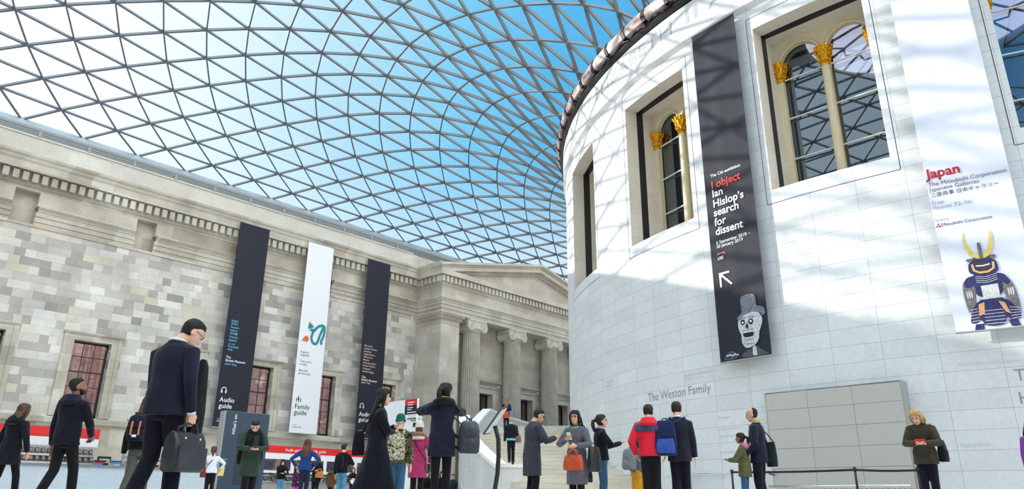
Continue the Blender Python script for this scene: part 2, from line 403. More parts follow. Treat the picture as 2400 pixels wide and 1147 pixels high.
# ---- portico ---------------------------------------------------
def sweep(mb, prof, mi=0, ends=True, o_in=None):
    """closed profile (o,z) carried round the three sides of the portico"""
    R = []
    for k in range(4):
        r = []
        for o, z in prof:
            r.append([(PX0-o, YW+.6, z), (PX0-o, YF-o, z), (PX1+o, YF-o, z), (PX1+o, YW+.6, z)][k])
        R.append(r)
    mb.rings(R, mi)
mb = MB()
IN = -1.5
for o, z0, z1 in ((0, 13.3, 13.62), (.04, 13.62, 13.92), (.08, 13.92, 14.15)):
    sweep(mb, [(IN, z0), (o, z0), (o, z1-.014), (IN, z1-.014)]); sweep(mb, [(IN, z1-.014), (o-.03, z1-.014), (o-.03, z1), (IN, z1)])
sweep(mb, [(IN, 14.15), (.1, 14.15), (.12, 14.24), (.2, 14.32), (.26, 14.38), (.26, 14.47), (0, 14.5), (IN, 14.5)])
sweep(mb, [(IN, 14.5), (.02, 14.5), (.02, 15.36), (IN, 15.36)])
sweep(mb, [(IN, 15.36), (.06, 15.36), (.12, 15.42), (.14, 15.52), (.16, 16.04), (.6, 16.04), (.6, 16.42), (IN, 16.46)])
# crown on the two returns only
for sx, xe in ((-1, PX0), (1, PX1)):
    mb.prism([(0, 16.42), (.6, 16.42), (.66, 16.5), (.7, 16.62), (.8, 16.74), (.82, 16.92), (0, 16.95)], lambda o, z: (xe+sx*o, YF-.6, z), lambda o, z: (xe+sx*o, YW+.6, z))
def dent(x0, y0, x1, y1, ox, oy):
    L = math.hypot(x1-x0, y1-y0); n = int(L/.4)
    for i in range(n):
        a = (i+.2)/n*L; b = a+.24
        ax, ay, bx, by = x0+(x1-x0)*a/L, y0+(y1-y0)*a/L, x0+(x1-x0)*b/L, y0+(y1-y0)*b/L
        mb.box(min(ax, bx, ax+ox, bx+ox), max(ax, bx, ax+ox, bx+ox), min(ay, by, ay+oy, by+oy), max(ay, by, ay+oy, by+oy), 15.56, 16.0)
dent(PX0-.46, YF-.46, PX1+.46, YF-.46, 0, .36); dent(PX0-.46, YF-.2, PX0-.46, YW-.2, .36, 0)
# pediment
APZ = 19.55
def rake(o0, o1, t0, t1, y1=YF+.8):
    """raking band between offsets t0,t1 above the rake line, front at YF-o1"""
    xl, xr = PX0-.62, PX1+.62; z0 = 16.46
    sl = (APZ-.62-z0)/(XC-xl); sr = (APZ-.62-z0)/(xr-XC)
    e = o1-.6
    mb.extrude_y([(xl-e, z0+t0-e*sl), (XC, APZ-.62+t0), (XC, APZ-.62+t1), (xl-e, z0+t1-e*sl)], YF-o1, y1)
    mb.extrude_y([(XC, APZ-.62+t0), (xr+e, z0+t0-e*sr), (xr+e, z0+t1-e*sr), (XC, APZ-.62+t1)], YF-o1, y1)
rake(0, .16, -.5, -.28); rake(0, .56, -.28, .06); rake(0, .64, .06, .2); rake(0, .76, .2, .4)
mb.extrude_y([(PX0, 16.4), (PX1, 16.4), (XC, APZ-.3)], YF+.05, YF+.6)
# soffit, antae, back wall
mb.box(PX0+.2, PX1-.2, YF+1.0, YW, 13.34, 13.6)
for a, b in ((PX0, PX0+1.85), (PX1-1.85, PX1)):
    mb.box(a, b, YF, YW+.5, 0, 12.42); mb.box(a+.03, b-.03, YF+.03, YW+.5, 12.42, 12.5); mb.box(a, b, YF, YW+.5, 12.5, 12.78)
    for o, z0, z1 in ((.08, 12.78, 12.84), (.16, 12.84, 13.0), (.22, 13.0, 13.06), (.3, 13.06, 13.2), (.36, 13.2, 13.3)):
        mb.box(a-o, b+o, YF-o, YW+.3, z0, z1)
    for k in range(26):
        xx = a-.1+k*(b-a+.2)/26; mb.sphere((xx+.03, YF-.2, 12.92), (.03, .04, .07), 6, 4)
        mb.sphere((xx+.03, YF-.33, 13.12), (.028, .03, .05), 6, 4)
    for k in range(34):
        yy = YF+k*.075; sx = a-.2 if a < 0 else b+.2
        mb.sphere((sx, yy, 12.92), (.04, .03, .07), 6, 4); mb.sphere((sx-.12 if a < 0 else sx+.12, yy, 13.12), (.03, .028, .05), 6, 4)
PB = 33.62
PW = [-5.25, -.45, 4.25]; pz0, pz1, phw = 4.6, 8.06, .9
xs = [PX0+.2]+[q for c in PW for q in (c-phw, c+phw)]+[PX1-.2]
for a, b in zip(xs[0::2], xs[1::2]): mb.box(a, b, PB, YW+.4, 0, pz1)
for c in PW: mb.box(c-phw, c+phw, PB, YW+.4, 0, pz0)
mb.box(PX0+.2, PX1-.2, PB, YW+.4, pz1, 13.4)
struct(mb.build('wall_portico', M_PORT, origin=(0, 0, 0)))
M_DARKROOM = plain('dim_interior', srgb(120, 116, 112), .8)
for c in PW:
    nwin += 1; w = wall_window(nwin, c, pz0, pz1, phw, PB+.15, False, 3, 3, M_DARKROOM)
    mb = MB(); H = pz1-pz0; q = phw
    mb.box(-q-.36, -q, -.24, -.12, 0, H); mb.box(q, q+.36, -.24, -.12, 0, H); mb.box(-q-.36, q+.36, -.24, -.12, H, H+.36)
    mb.box(-q-.37, q+.37, -.235, -.12, H+.42, H+.715)
    mb.extrude_x([(-.1, H+.72), (-.3, H+.72), (-.34, H+.8), (-.5, H+.86), (-.54, H+.98), (-.1, H+1.0)], -q-.78, q+.78)
    for s in (-1, 1):
        xa = s*(q+.5)
        mb.prism([(-.12, H-.5), (-.2, H-.5), (-.26, H-.3), (-.2, H), (-.26, H+.4), (-.42, H+.55), (-.42, H+.72), (-.12, H+.72)], lambda y, z: (xa-.12, y, z), lambda y, z: (xa+.12, y, z))
    mb.build('surround', M_PORT, w)

# fluted ionic columns
M_SHAFT = plain('weathered_column_stone', srgb(192, 183, 170), .85, 0, .18, 1.3, .25)
M_CAPST = plain('capital_stone', srgb(214, 205, 192), .85, 0, .08, 3)
def column(x, label):
    root = thing('stone_column', label, 'column', (x, 32.78, 0), 0, 'portico columns')
    mb = MB(); N = 24; R = []
    hs = [0, .5, 2, 4, 6, 8, 10, 11.6, 12.2, 12.32]
    for h in hs:
        u = h/12.3; r = .78-.11*u**1.6
        ring = []
        for k in range(N):
            for j in range(6):
                a = 2*pi*(k+j/6)/N; d = 0 if j in (0, 1) else [0, 0, .055, .085, .085, .055][j]
                if h > 12.25: d = 0
                ring.append(((r-d)*math.cos(a), (r-d)*math.sin(a), h))
        R.append(ring)
    mb.rings(R); auto_smooth(mb.build('shaft', M_SHAFT, root), 25)
    mb = MB()                                  # capital: echinus, cushion, four volutes, abacus
    prof = [(.68, 12.3), (.74, 12.34), (.70, 12.4), (.78, 12.5), (.86, 12.62), (.84, 12.7)]
    mb.rings([[(r*math.cos(2*pi*k/32), r*math.sin(2*pi*k/32), z) for k in range(32)] for r, z in prof])
    for k in range(22):
        a = 2*pi*k/22; mb.sphere((.84*math.cos(a), .84*math.sin(a), 12.56), (.07, .07, .11), 6, 5)
    D = .72
    top = [(-.98, 13.16), (.98, 13.16), (1.0, 12.98), (.6, 12.86), (.3, 12.76), (0, 12.73), (-.3, 12.76), (-.6, 12.86), (-1.0, 12.98)]
    mb.extrude_y(top, -D+.02, D-.02)
    mb.box(-.92, .92, -.76, .76, 13.16, 13.3)
    capo = mb.build('capital', M_CAPST, root)
    for s in (-1, 1):
        cx = s*.66; mb = MB(); R = []
        for y, r in ((-D, .40), (-D+.1, .41), (-.4, .32), (-.15, .25), (.15, .25), (.4, .32), (D-.1, .41), (D, .40)):
            R.append([(cx+r*math.cos(2*pi*k/28), y, 12.76+r*math.sin(2*pi*k/28)) for k in range(28)])
        mb.rings(R)
        for yy in (-D-.01, D+.01):
            pts = []; rr = []
            for i in range(52):
                a = i/52*2*pi*2.6; r = .375*(1-i/52*.86)
                pts.append((cx-s*r*math.sin(a)*1, yy, 12.76+r*math.cos(a))); rr.append(.03*(1-i/52*.5))
            mb.tube(pts, rr, 6); mb.sphere((cx, yy, 12.76), .06, 8, 6)
        auto_smooth(mb.build('volute', M_CAPST, capo), 35)
COLX = [-7.6, -2.95, 1.75, 6.4]
for x, l in zip(COLX, ('fluted stone column nearest the corner pier of the portico', 'fluted stone column second from the corner pier, between two dark windows', 'fluted stone column third from the corner pier, beside the white round wall', 'fluted stone column of the portico farthest from the corner pier')): column(x, l)

# ---- other walls of the court (round the camera) -----------------
def plain_wall(name, x0, x1, y0, y1):
    mb = MB(); mb.box(x0, x1, y0, y1, 0, 18.2); struct(mb.build(name, M_WALL, origin=(0, 0, 0)))
plain_wall('wall_right', XL, XR, -37, -36)
plain_wall('wall_back', 46.4, 47.4, -36, 36); plain_wall('wall_front', -54, -53, -36, 36)

# ---- roof ----------------------------------------------------------
A_, BW, CS, CN = 22.245, 36.625, 51.125, 46.025
HC, HE, KK = 20.955, 19.71, 25
def roof_z(x, y):
    r = max(math.hypot(x, y), 1e-6); psi = (1-y/BW)*(1+y/BW)*(1-x/CN)*(1+x/CS)
    den = (1-A_*y/(r*BW))*(1+A_*y/(r*BW))*(1-A_*x/(r*CN))*(1+A_*x/(r*CS))
    return (HC-HE)*psi/den+HE+KK*(r/A_-1)*psi
LT = [(0, 0), (0, 1), (0, 2), (0, 3), (1, 0), (1, 1), (1, 2), (1, 3), (2, 0), (2, 1), (2, 2), (2, 3), (3, 0), (3, 1), (3, 2), (3, 3), (4, 0), (4, 1), (4, 2), (5, 0), (5, 1)]
LX = [49.125, -7.739, 14.814, -8.349, 22.014, -61.112, 60.769, -30.388, -39.77, -6.383, 56.6, -6.418, -8.614, 9.903, 17.825, -27.087, 12.603, 5.351, -17.516, 4.327, -16.32]
LY = [36.569, 0.623, -1.456, 0.885, -10.849, 0.385, -23.997, -9.38, -16.228, 10.942, 5.839, 6.568, -9.421, 0.726, 10.671, 10.345, -4.078, -11.551, 6.075, 18.688, -12.582]
RX0 = -2.4
def lat(k, n):
    s = k-n/2-12
    fx = fy = 0
    for (a, b), p, q in zip(LT, LX, LY):
        w = (n/20)**a*(s/16)**(2*b); fx += w*p; fy += w*q
    return RX0+fx*(s/16), fy
def seam_y(x):                                # west field of the net lies above this line (|y|)
    if x > RX0: x = 2*RX0-x
    pts = [(-60, 40), (-51, 33), (-40, 13), (-33, 8.5), (-27, 7), (-21, 5), (0, 5)]
    for (xa, ya), (xb, yb) in zip(pts, pts[1:]):
        if xa <= x <= xb: return ya+(yb-ya)*(x-xa)/(xb-xa)
    return 5
nodes = {}
for n in range(0, 24):
    for k in range(-4, 29+n):
        s = k-n/2-12
        kk = k if s <= 0 else 24+n-k           # mirrored half
        if lat(kk+1, n)[0]-lat(kk, n)[0] < .9 or kk < -3: continue
        x, y = lat(k, n)
        if n == 0: y = BW
        if abs(s) > 17 or y < seam_y(x) or x < -51.3 or x > 47: continue
        r = math.hypot(x, y)
        if r < A_-1.9: continue
        nodes[(k, n)] = (x, y)
edges = []; tris = []
for (k, n), p in nodes.items():
    for dk, dn in ((1, 0), (0, 1), (1, 1)):
        if (k+dk, n+dn) in nodes and not (n == 0 and dn == 0): edges.append((p, nodes[(k+dk, n+dn)]))
    if (k+1, n) in nodes and (k+1, n+1) in nodes: tris.append((p, nodes[(k+1, n)], nodes[(k+1, n+1)]))
    if (k, n+1) in nodes and (k+1, n+1) in nodes: tris.append((p, nodes[(k+1, n+1)], nodes[(k, n+1)]))
def clip_in(p, q):                            # keep the part outside the drum ring
    rp, rq = math.hypot(*p), math.hypot(*q)
    if rp >= A_ and rq >= A_: return p, q
    if rp < A_ and rq < A_: return None
    if rp < A_: p, q = q, p
    lo, hi = 0., 1.
    for _ in range(30):
        m = (lo+hi)/2
        if math.hypot(p[0]+(q[0]-p[0])*m, p[1]+(q[1]-p[1])*m) > A_: lo = m
        else: hi = m
    return p, (p[0]+(q[0]-p[0])*lo, p[1]+(q[1]-p[1])*lo)
# south and north fields: rows parallel to the end walls
E2 = []
for sgn, L in ((-1, CS), (1, CN)):
    prev = None
    for j in range(0, 25):
        u = j/24; xx = sgn*(L-.4-(L-A_-.2)*(u*.75+.25*u*u*1)); sp = 3.05-1.1*u
        row = []
        for i in range(-14, 15):
            y = (i+(j % 2)/2)*sp
            if abs(y) < seam_y(xx)+.6 and math.hypot(xx, y) > A_-.5: row.append((xx, y))
        for a, b in zip(row, row[1:]): E2.append((a, b))
        if prev:
            for a in prev:
                for b in row:
                    if abs(b[1]-a[1]) < sp*.62: E2.append((a, b))
        prev = row
mb = MB()
def beam(p, q, w=.085, h=.19):
    a = Vector((p[0], p[1], roof_z(*p))); b = Vector((q[0], q[1], roof_z(*q))); d = (b-a).normalized()
    mx, my = (p[0]+q[0])/2, (p[1]+q[1])/2; e = .05
    nrm = Vector((-(roof_z(mx+e, my)-roof_z(mx-e, my))/(2*e), -(roof_z(mx, my+e)-roof_z(mx, my-e))/(2*e), 1)).normalized()
    sx = d.cross(nrm).normalized()*w/2; up = sx.cross(d).normalized()
    if up.z < 0: up = -up
    lo, hi = -up*h, up*.0
    mb.hexa([a-sx+lo, a+sx+lo, b+sx+lo, b-sx+lo, a-sx+hi, a+sx+hi, b+sx+hi, b-sx+hi])
for mir in (1, -1):
    for p, q in edges:
        c = clip_in(p, q)
        if c: beam((c[0][0], mir*c[0][1]), (c[1][0], mir*c[1][1]))
    for x in nodes.values():
        pass
for p, q in E2:
    c = clip_in(p, q)
    if c: beam(*c)
roofo = struct(mb.build('ceiling', M_STEEL, origin=(0, 0, 0), fixn=False))
# glass skin over the whole net
mb = MB()
NR, NA = 26, 144
ring = []
for i in range(NR+1):
    row = []
    for j in range(NA):
        a = 2*pi*j/NA; dx, dy = math.cos(a), math.sin(a)
        ro = min(BW/abs(dy) if abs(dy) > 1e-6 else 1e9, (CN/dx if dx > 0 else CS/-dx) if abs(dx) > 1e-6 else 1e9)
        r = A_+(ro-A_)*i/NR; row.append((r*dx, r*dy, roof_z(r*dx, r*dy)+.05))
    ring.append(row)
mb.rings(ring, cap=False)
g = mb.build('glass_skin', M_ROOFGLASS, roofo, smooth=True, fixn=False)

# ================================================================ ROUND BUILDING
RD = 23.0
def cyl(r, a, z): return (r*math.cos(rad(a)), r*math.sin(rad(a)), z)
WAZ = [143.2, 161.2, 179.2, 197.2]; WH = 4.78; DZ0, DZ1 = 10.53, 17.13
azs = [i*.9 for i in range(400)]
for w in WAZ: azs = [a for a in azs if abs(a-(w-WH)) > .3 and abs(a-(w+WH)) > .3]+[w-WH, w+WH]
azs = sorted(azs)
mb = MB()
zl = [0, DZ0, DZ1, 18.0]
n = len(azs)
for i in range(n):
    a, b = azs[i], azs[(i+1) % n]+(360 if i == n-1 else 0)
    mid = (a+b)/2
    for k in range(3):
        if k == 1 and any(w-WH-.01 < mid < w+WH+.01 for w in WAZ): continue
        mb.quad(cyl(RD, a, zl[k]), cyl(RD, b, zl[k]), cyl(RD, b, zl[k+1]), cyl(RD, a, zl[k+1]))
    for (r0, z0, r1, z1) in ((RD, 18.0, RD-.1, 18.0), (RD-.1, 18.0, RD-.1, 18.1), (RD-.1, 18.1, RD+.14, 18.24), (RD+.14, 18.24, RD+.14, 19.86), (RD+.14, 19.86, 22.4, 19.9)):
        mb.quad(cyl(r0, a, z0), cyl(r0, b, z0), cyl(r1, b, z1), cyl(r1, a, z1))
RI = 22.35
for w in WAZ:
    sub = [a for a in azs if w-WH-.01 < a < w+WH+.01]
    for a in (w-WH, w+WH): mb.quad(cyl(RD, a, DZ0), cyl(RI, a, DZ0), cyl(RI, a, DZ1), cyl(RD, a, DZ1), 1)
    for a, b in zip(sub, sub[1:]):
        for z in (DZ0, DZ1): mb.quad(cyl(RD, a, z), cyl(RD, b, z), cyl(RI, b, z), cyl(RI, a, z), 1)
    # joint round the window surround, its shade laid on as dark strips
    g0, g1 = w-5.35, w+5.35; q = .011
    gs = [g0+(g1-g0)*i/12 for i in range(13)]
    for a, b in zip(gs, gs[1:]):
        for z in (10.03, 17.64): mb.quad(cyl(RD+.003, a, z-q), cyl(RD+.003, b, z-q), cyl(RD+.003, b, z+q), cyl(RD+.003, a, z+q), 2)
    dq = deg(q/RD)
    for a in (g0, g1): mb.quad(cyl(RD+.003, a-dq, 10.03), cyl(RD+.003, a+dq, 10.03), cyl(RD+.003, a+dq, 17.64), cyl(RD+.003, a-dq, 17.64), 2)
M_JOINT = plain('joint_shade', (.05, .05, .055), .9)
struct(mb.build('wall_rotunda', [M_DRUM, M_REVEAL, M_JOINT], origin=(0, 0, 0), fixn=False))

# dark eaves and ring of vent panels under the roof
mb = MB()
RG = [[cyl(r, a*1.8, z) for a in range(200)] for r, z in ((22.3, 19.86), (23.2, 19.9), (23.3, 20.02), (23.25, 20.2), (22.3, 20.5))]
mb.rings(RG, cap=False)
for a in range(0, 360, 3):
    p = Vector(cyl(23.34, a, 20.08)); mb.tube([p, Vector(cyl(23.3, a+1.2, 20.3))], .035, 5)
    mb.tube([p, Vector(cyl(23.3, a-1.2, 20.3))], .035, 5)
struct(mb.build('trim_2', M_BLACK, origin=(0, 0, 0)))
m, t, p, o = new_mat('vent_panel'); M_VENT = m
P, s_ = wpos(t)
c = t.ramp(t.noise(P, 1.4, 3), [(.3, srgb(120, 96, 96)), (.5, srgb(205, 180, 178)), (.65, srgb(245, 232, 228))]); t.L.new(c, p.inputs['Base Color']); p.inputs['Roughness'].default_value = .3; p.inputs['Metallic'].default_value = .15
mb = MB(); mb2 = MB()
for i in range(100):
    a0, a1 = i*3.6+.28, (i+1)*3.6-.28
    R = []
    for a in (a0, (a0+a1)/2, a1):
        R.append([cyl(r, a, z) for r, z in ((23.2, 20.32), (23.42, 20.36), (23.52, 20.6), (23.44, 20.9), (23.2, 20.98))])
    mb.rings(R)
    a = i*3.6
    R = [[cyl(r, x, z) for r, z in ((23.0, 20.25), (23.44, 20.3), (23.55, 20.6), (23.46, 20.95), (23.0, 21.05))] for x in (a-.26, a+.26)]
    mb2.rings(R)
struct(mb.build('trim_3', M_VENT, origin=(0, 0, 0))); struct(mb2.build('trim_4', plain('bronze_divider', srgb(40, 28, 30), .4, .3), origin=(0, 0, 0)))
RG = [[cyl(r, a*1.8, z) for a in range(200)] for r, z in ((22.3, 20.9), (23.1, 20.98), (22.9, 21.2), (22.2, 21.25))]
struct(MB().rings(RG, cap=False).build('trim_5', M_STEEL, origin=(0, 0, 0)))

# ---- arched windows ------------------------------------------------
M_KHAKI = plain('inner_window_reveal', srgb(150, 142, 112), .8)
def arch_plate(mb, X, Z0, Z1, lights, y0, y1, N=20):
    """plate |x|<X, Z0..Z1 pierced by round-headed lights (cx, half width, spring)"""
    xs = sorted(set([-X, X]+[c+s*h for c, h, sp in lights for s in (-1, 1)]))
    for a, b in zip(xs, xs[1:]):
        m_ = (a+b)/2; L = [l for l in lights if abs(m_-l[0]) < l[1]]
        if not L: mb.box(a, b, y0, y1, Z0, Z1); continue
        c, h, sp = L[0]
        pr = [(c+h*math.cos(pi-pi*i/N), sp+h*math.sin(pi*i/N)) for i in range(N+1)]
        for (xa, za), (xb, zb) in zip(pr, pr[1:]):
            mb.hexa([(xa, y0, za), (xb, y0, zb), (xb, y1, zb), (xa, y1, za), (xa, y0, Z1), (xb, y0, Z1), (xb, y1, Z1), (xa, y1, Z1)])
def capital(mb, x, z0, z1, y, half=0):
    H = z1-z0; N = 16
    a0, a1 = 0, 2*pi
    prof = [(.15, 0), (.18, .06), (.155, .1), (.165, .4), (.21, .7), (.27, .86), (.28, .9), (.25, .92), (.28, 1.0)]
    R = [[(x+r*math.cos(2*pi*k/N), y+r*math.sin(2*pi*k/N), z0+u*H) for k in range(N)] for r, u in prof]
    mb.rings(R)
    for row, (u, r, L) in enumerate(((.3, .18, .14), (.58, .215, .15), (.84, .27, .11))):
        for k in range(8):
            a = 2*pi*(k+.5*(row % 2))/8
            c = (x+r*math.cos(a), y+r*math.sin(a), z0+u*H)
            mb.sphere(c, (.055, .055, L*.62), 6, 5)
            mb.sphere((x+(r+.06)*math.cos(a), y+(r+.06)*math.sin(a), z0+(u+.1)*H), (.045, .045, .04), 6, 4)
    for k in range(4):
        a = pi/4+k*pi/2; mb.sphere((x+.31*math.cos(a), y+.31*math.sin(a), z0+.93*H), (.055, .055, .065), 8, 6)
for wi, az in enumerate(WAZ):
    nwin += 1
    w = struct(bpy.data.objects.new('window_%d' % nwin, None)); COL.objects.link(w)
    R0 = 21.4; w.location = cyl(R0, az, DZ0); w.rotation_euler = (0, 0, rad(az+90))
    Z = lambda z: z-DZ0
    H = Z(DZ1); X = 1.83
    mb = MB()
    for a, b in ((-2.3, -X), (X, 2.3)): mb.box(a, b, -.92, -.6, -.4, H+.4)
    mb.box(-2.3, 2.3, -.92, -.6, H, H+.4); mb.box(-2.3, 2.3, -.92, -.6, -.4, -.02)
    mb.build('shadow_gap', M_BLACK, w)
    mb = MB()
    for a, b in ((-2.3, -X), (X, 2.3)): mb.box(a, b, -.58, .2, -.4, H+.4)
    mb.box(-2.3, 2.3, -.58, .2, H, H+.4); mb.box(-2.3, 2.3, -.58, .3, -.4, -.02)
    mb.build('inner_reveal', M_REVEAL, w)
    LI = [(-.88, .72, Z(16.1)), (.88, .72, Z(16.1))]
    mb = MB(); arch_plate(mb, X, Z(15.95), H, LI, .0, .22)
    for s in (-1, 1): mb.box(s*X-.23*(s > 0), s*X+.23*(s < 0), .0, .22, 0, Z(15.95))
    for c, h, sp in LI:
        for rr, th in ((h+.045, .045), (h+.15, .025)):
            mb.tube([(c+rr*math.cos(pi*i/24), -.01, sp+rr*math.sin(pi*i/24)) for i in range(25)], th, 6)
    auto_smooth(mb.build('arcade', M_CREAM, w), 40)
    mb = MB(); mb.tube([(0, .02, 0), (0, .02, Z(13)), (0, .02, Z(15.5))], [.165, .16, .145], 20); mb.box(-.12, .12, .02, .25, 0, Z(15.6))
    auto_smooth(mb.build('column', M_CREAM, w), 40)
    for s in (-1, 0, 1):
        mb = MB(); capital(mb, s*1.72, Z(15.42), Z(16.2), .0 if s == 0 else .06); auto_smooth(mb.build('capital', M_GOLD, w), 50)
    mb = MB()
    for z in (15.5, 13.86, 12.2):
        for s in (-1, 1): mb.box(min(s*.1, s*1.65), max(s*.1, s*1.65), .1, .16, Z(z)-.019, Z(z)+.019)
    mb.build('glazing_bars', M_WHITE, w)
    MB().quad((-1.8, .26, 0), (1.8, .26, 0), (1.8, .26, H), (-1.8, .26, H)).build('pane', M_DRUMGLASS, w)
    mb = MB()
    for s in (-1, 1): mb.quad((s*1.8, .3, 0), (s*1.8, .62, 0), (s*1.8, .62, H), (s*1.8, .3, H)); mb.quad((s*.12, .3, 0), (s*.12, .6, 0), (s*.12, .6, H), (s*.12, .3, H))
    mb.quad((-1.8, .3, 0), (1.8, .3, 0), (1.8, .62, 0), (-1.8, .62, 0))
    mb.build('inner_room', M_KHAKI, w)

m, t, p, o = new_mat('lantern_glass'); t.N.remove(p); M_LANT = m
tr_ = t.n('ShaderNodeBsdfTranslucent'); tr_.inputs[0].default_value = (.92, .84, .96, 1); tp_ = t.n('ShaderNodeBsdfTransparent'); x = t.n('ShaderNodeMixShader'); x.inputs[0].default_value = .3
t.L.new(tr_.outputs[0], x.inputs[1]); t.L.new(tp_.outputs[0], x.inputs[2]); t.L.new(x.outputs[0], o.inputs[0])
# the domed room inside, seen through the dark panes
mb = MB(); RW = 20.9
az2 = [k*3.0 for k in range(120)]; wd = 5.0
for w in WAZ: az2 = [a for a in az2 if abs(a-(w-wd)) > .6 and abs(a-(w+wd)) > .6]+[w-wd, w+wd]
az2 = sorted(az2)
prof = [(RW, 9.5), (RW, DZ0), (RW, DZ1), (RW-.25, 17.9)]+[(6.6+(RW-6.85)*math.cos(u), 17.9+11.9*math.sin(u)) for u in np.linspace(.04, 1.5, 18)]
for i in range(len(az2)):
    a, b = az2[i], az2[(i+1) % len(az2)]+(360 if i == len(az2)-1 else 0); mid = (a+b)/2
    for k, ((r0, z0), (r1, z1)) in enumerate(zip(prof, prof[1:])):
        if k == 1 and any(w-wd < mid < w+wd for w in WAZ): continue
        mb.quad(cyl(r0, a, z0), cyl(r0, b, z0), cyl(r1, b, z1), cyl(r1, a, z1))
mb.rings([[cyl(r, k*6, z) for k in range(60)] for r, z in ((.1, 9.5), (RW, 9.5))], cap=False)
zt = prof[-1][1]; ro = prof[-1][0]
for r, th in ((ro-.1, .28), (ro+.7, .2), (ro+1.5, .25)):
    zc_ = zt-.1-(r-ro)*.12; mb.tube([cyl(r, k*5, zc_) for k in range(72)], th, 8, closed=True)
dome = struct(mb.build('ceiling_dome', plain('dome_plaster', srgb(120, 104, 84), .8, 0, .15, 1), origin=(0, 0, 0)))
mb = MB()
for k in range(24):
    a = k*15; rs = (1.2, ro)
    mb.tube([cyl(rs[0], a, zt+1.1), cyl((rs[0]+rs[1])/2, a, zt+.75), cyl(rs[1], a, zt)], .085, 6)
    for r, z in ((ro*.45, zt+.9), (ro*.75, zt+.5)):
        mb.tube([cyl(r, a, z), cyl(r+.45, a+7.5, z-.08), cyl(r, a+15, z)], .07, 6)
mb.tube([cyl(1.2, k*15, zt+1.1) for k in range(24)], .14, 6, closed=True)
mb.build('lantern_bars', plain('lantern_bar', srgb(70, 52, 56), .6), dome)
MB().rings([[cyl(r, k*6, z) for k in range(60)] for r, z in ((.05, zt+1.25), (1.2, zt+1.2), (ro*.6, zt+.8), (ro+.1, zt+.1))], cap=False).build('lantern_glass', M_LANT, dome, fixn=False)

# ---- carved inscriptions as flat letters; their grey stands in for shade in the cuts ---------------------------------------------
M_LET = plain('carved_letter_shade', srgb(150, 152, 153), .9, 0, .1, 8)
M_LET2 = plain('faint_letter', srgb(204, 207, 211), .9, 0, .06, 8)
def drum_text(mb, s, a0, z, size, a1=None, r=RD+.004, line=1.0, bold=0):
    vs, fs = text_mesh(s, size, bold, 'LEFT', line)
    wmax = max(v[0] for v in vs) or 1
    sx = 1 if a1 is None else rad(a1-a0)*r/wmax
    mb.add([cyl(r, a0+deg(v[0]*sx/r), z+v[1]) for v in vs], fs)
mb = MB(); mb2 = MB()
def serif_text(s, a0, a1, z, h):
    """roman capitals: the sans letters get small feet at the cap line and the base line"""
    drum_text(mb, s, a0, z, h, a1, RD+.145)
serif_text('QUEEN', 138.7, 148.2, 18.93, .69); serif_text('ELIZABETH', 149.9, 165.4, 18.93, .69); serif_text('II', 167.0, 168.9, 18.93, .69); serif_text('A', 170.1, 172.6, 18.93, .69)
i1 = struct(mb.build('trim_6', plain('frieze_letter_shade', srgb(178, 181, 184), .9, 0, .06, 8), origin=(0, 0, 0), fixn=False)); mb = MB()
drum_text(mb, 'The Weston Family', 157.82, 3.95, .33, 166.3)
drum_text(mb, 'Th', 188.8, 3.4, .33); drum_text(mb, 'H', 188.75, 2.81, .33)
drum_text(mb2, 'Foundation Grants', 185.76, 3.9, .1, 189.3)
drum_text(mb2, 'Reading Room', 184.96, 1.76, .13, 186.7)
drum_text(mb2, 'The Queen Elizabeth II\nGreat Court', 163.2, 4.62, .1, 166.7)
drum_text(mb2, 'Restaurant\nGalleries', 149.4, 5.1, .12, 151.6)
drum_text(mb2, 'Africa\nAsia', 149.6, 6.4, .12, 151)
for z, s in ((3.0, 'Antiquities'), (2.62, 'Greece and Rome'), (2.38, 'Egypt and Sudan'), (1.86, 'Coins and medals'), (1.6, 'Prints')): drum_text(mb2, s, 166.85, z, .085)
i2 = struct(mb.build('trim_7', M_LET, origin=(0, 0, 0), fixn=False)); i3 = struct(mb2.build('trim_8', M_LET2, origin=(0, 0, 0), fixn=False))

# ---- hoarding, rail, lamp on the drum -----------------------------------
h = thing('hoarding', 'large pale grey panelled box covering a doorway in the white round wall', 'hoarding', cyl(23, 177.27, 0), rad(177.27+90))
hw = 23.3*math.sin(rad(4.98)); yb = 23-23.3*math.cos(rad(4.98))
m, t, p, o = new_mat('hoarding_panel'); nz = t.noise(obj_coord(t), 120, 2); t.L.new(t.ramp(nz, [(.35, srgb(176, 172, 166)), (.65, srgb(208, 204, 197))]), p.inputs['Base Color']); p.inputs['Roughness'].default_value = .8
MB().box(-hw+.02, hw-.02, -.3, yb+.35, 0, 3.56).build('carcass', plain('panel_joint', srgb(128, 126, 122), .9), h)
mb = MB(); cw = 2*hw/3; rh = [0, .7, 1.29, 1.87, 2.46, 3.04, 3.6]
for i in range(3):
    for j in range(6): mb.box(-hw+i*cw+.004, -hw+(i+1)*cw-.004, -.36, -.3, rh[j]+.004, rh[j+1]-.004)
mb.build('face_panels', m, h)
mb = MB(); mb.box(hw-.03, hw+.04, -.36, yb+.3, 0, 3.6); mb.box(-hw-.01, -hw+.02, -.36, yb+.3, 0, 3.6); mb.box(-hw, hw, -.36, yb+.3, 3.56, 3.6)
mb.build('edge_trim', M_GREYP, h)
mb = MB(); pts = [cyl(RD+.09, a, 1.23) for a in np.linspace(162.6, 167.6, 9)]
mb.tube(pts, .022, 8)
rl = thing('handrail', 'short steel handrail fixed to the white round wall left of the grey panelled box', 'handrail', cyl(RD, 165, 1.23))
mb.xform(Matrix.Translation(-Vector(rl.location))).build('rail', M_CHROME, rl, smooth=True)
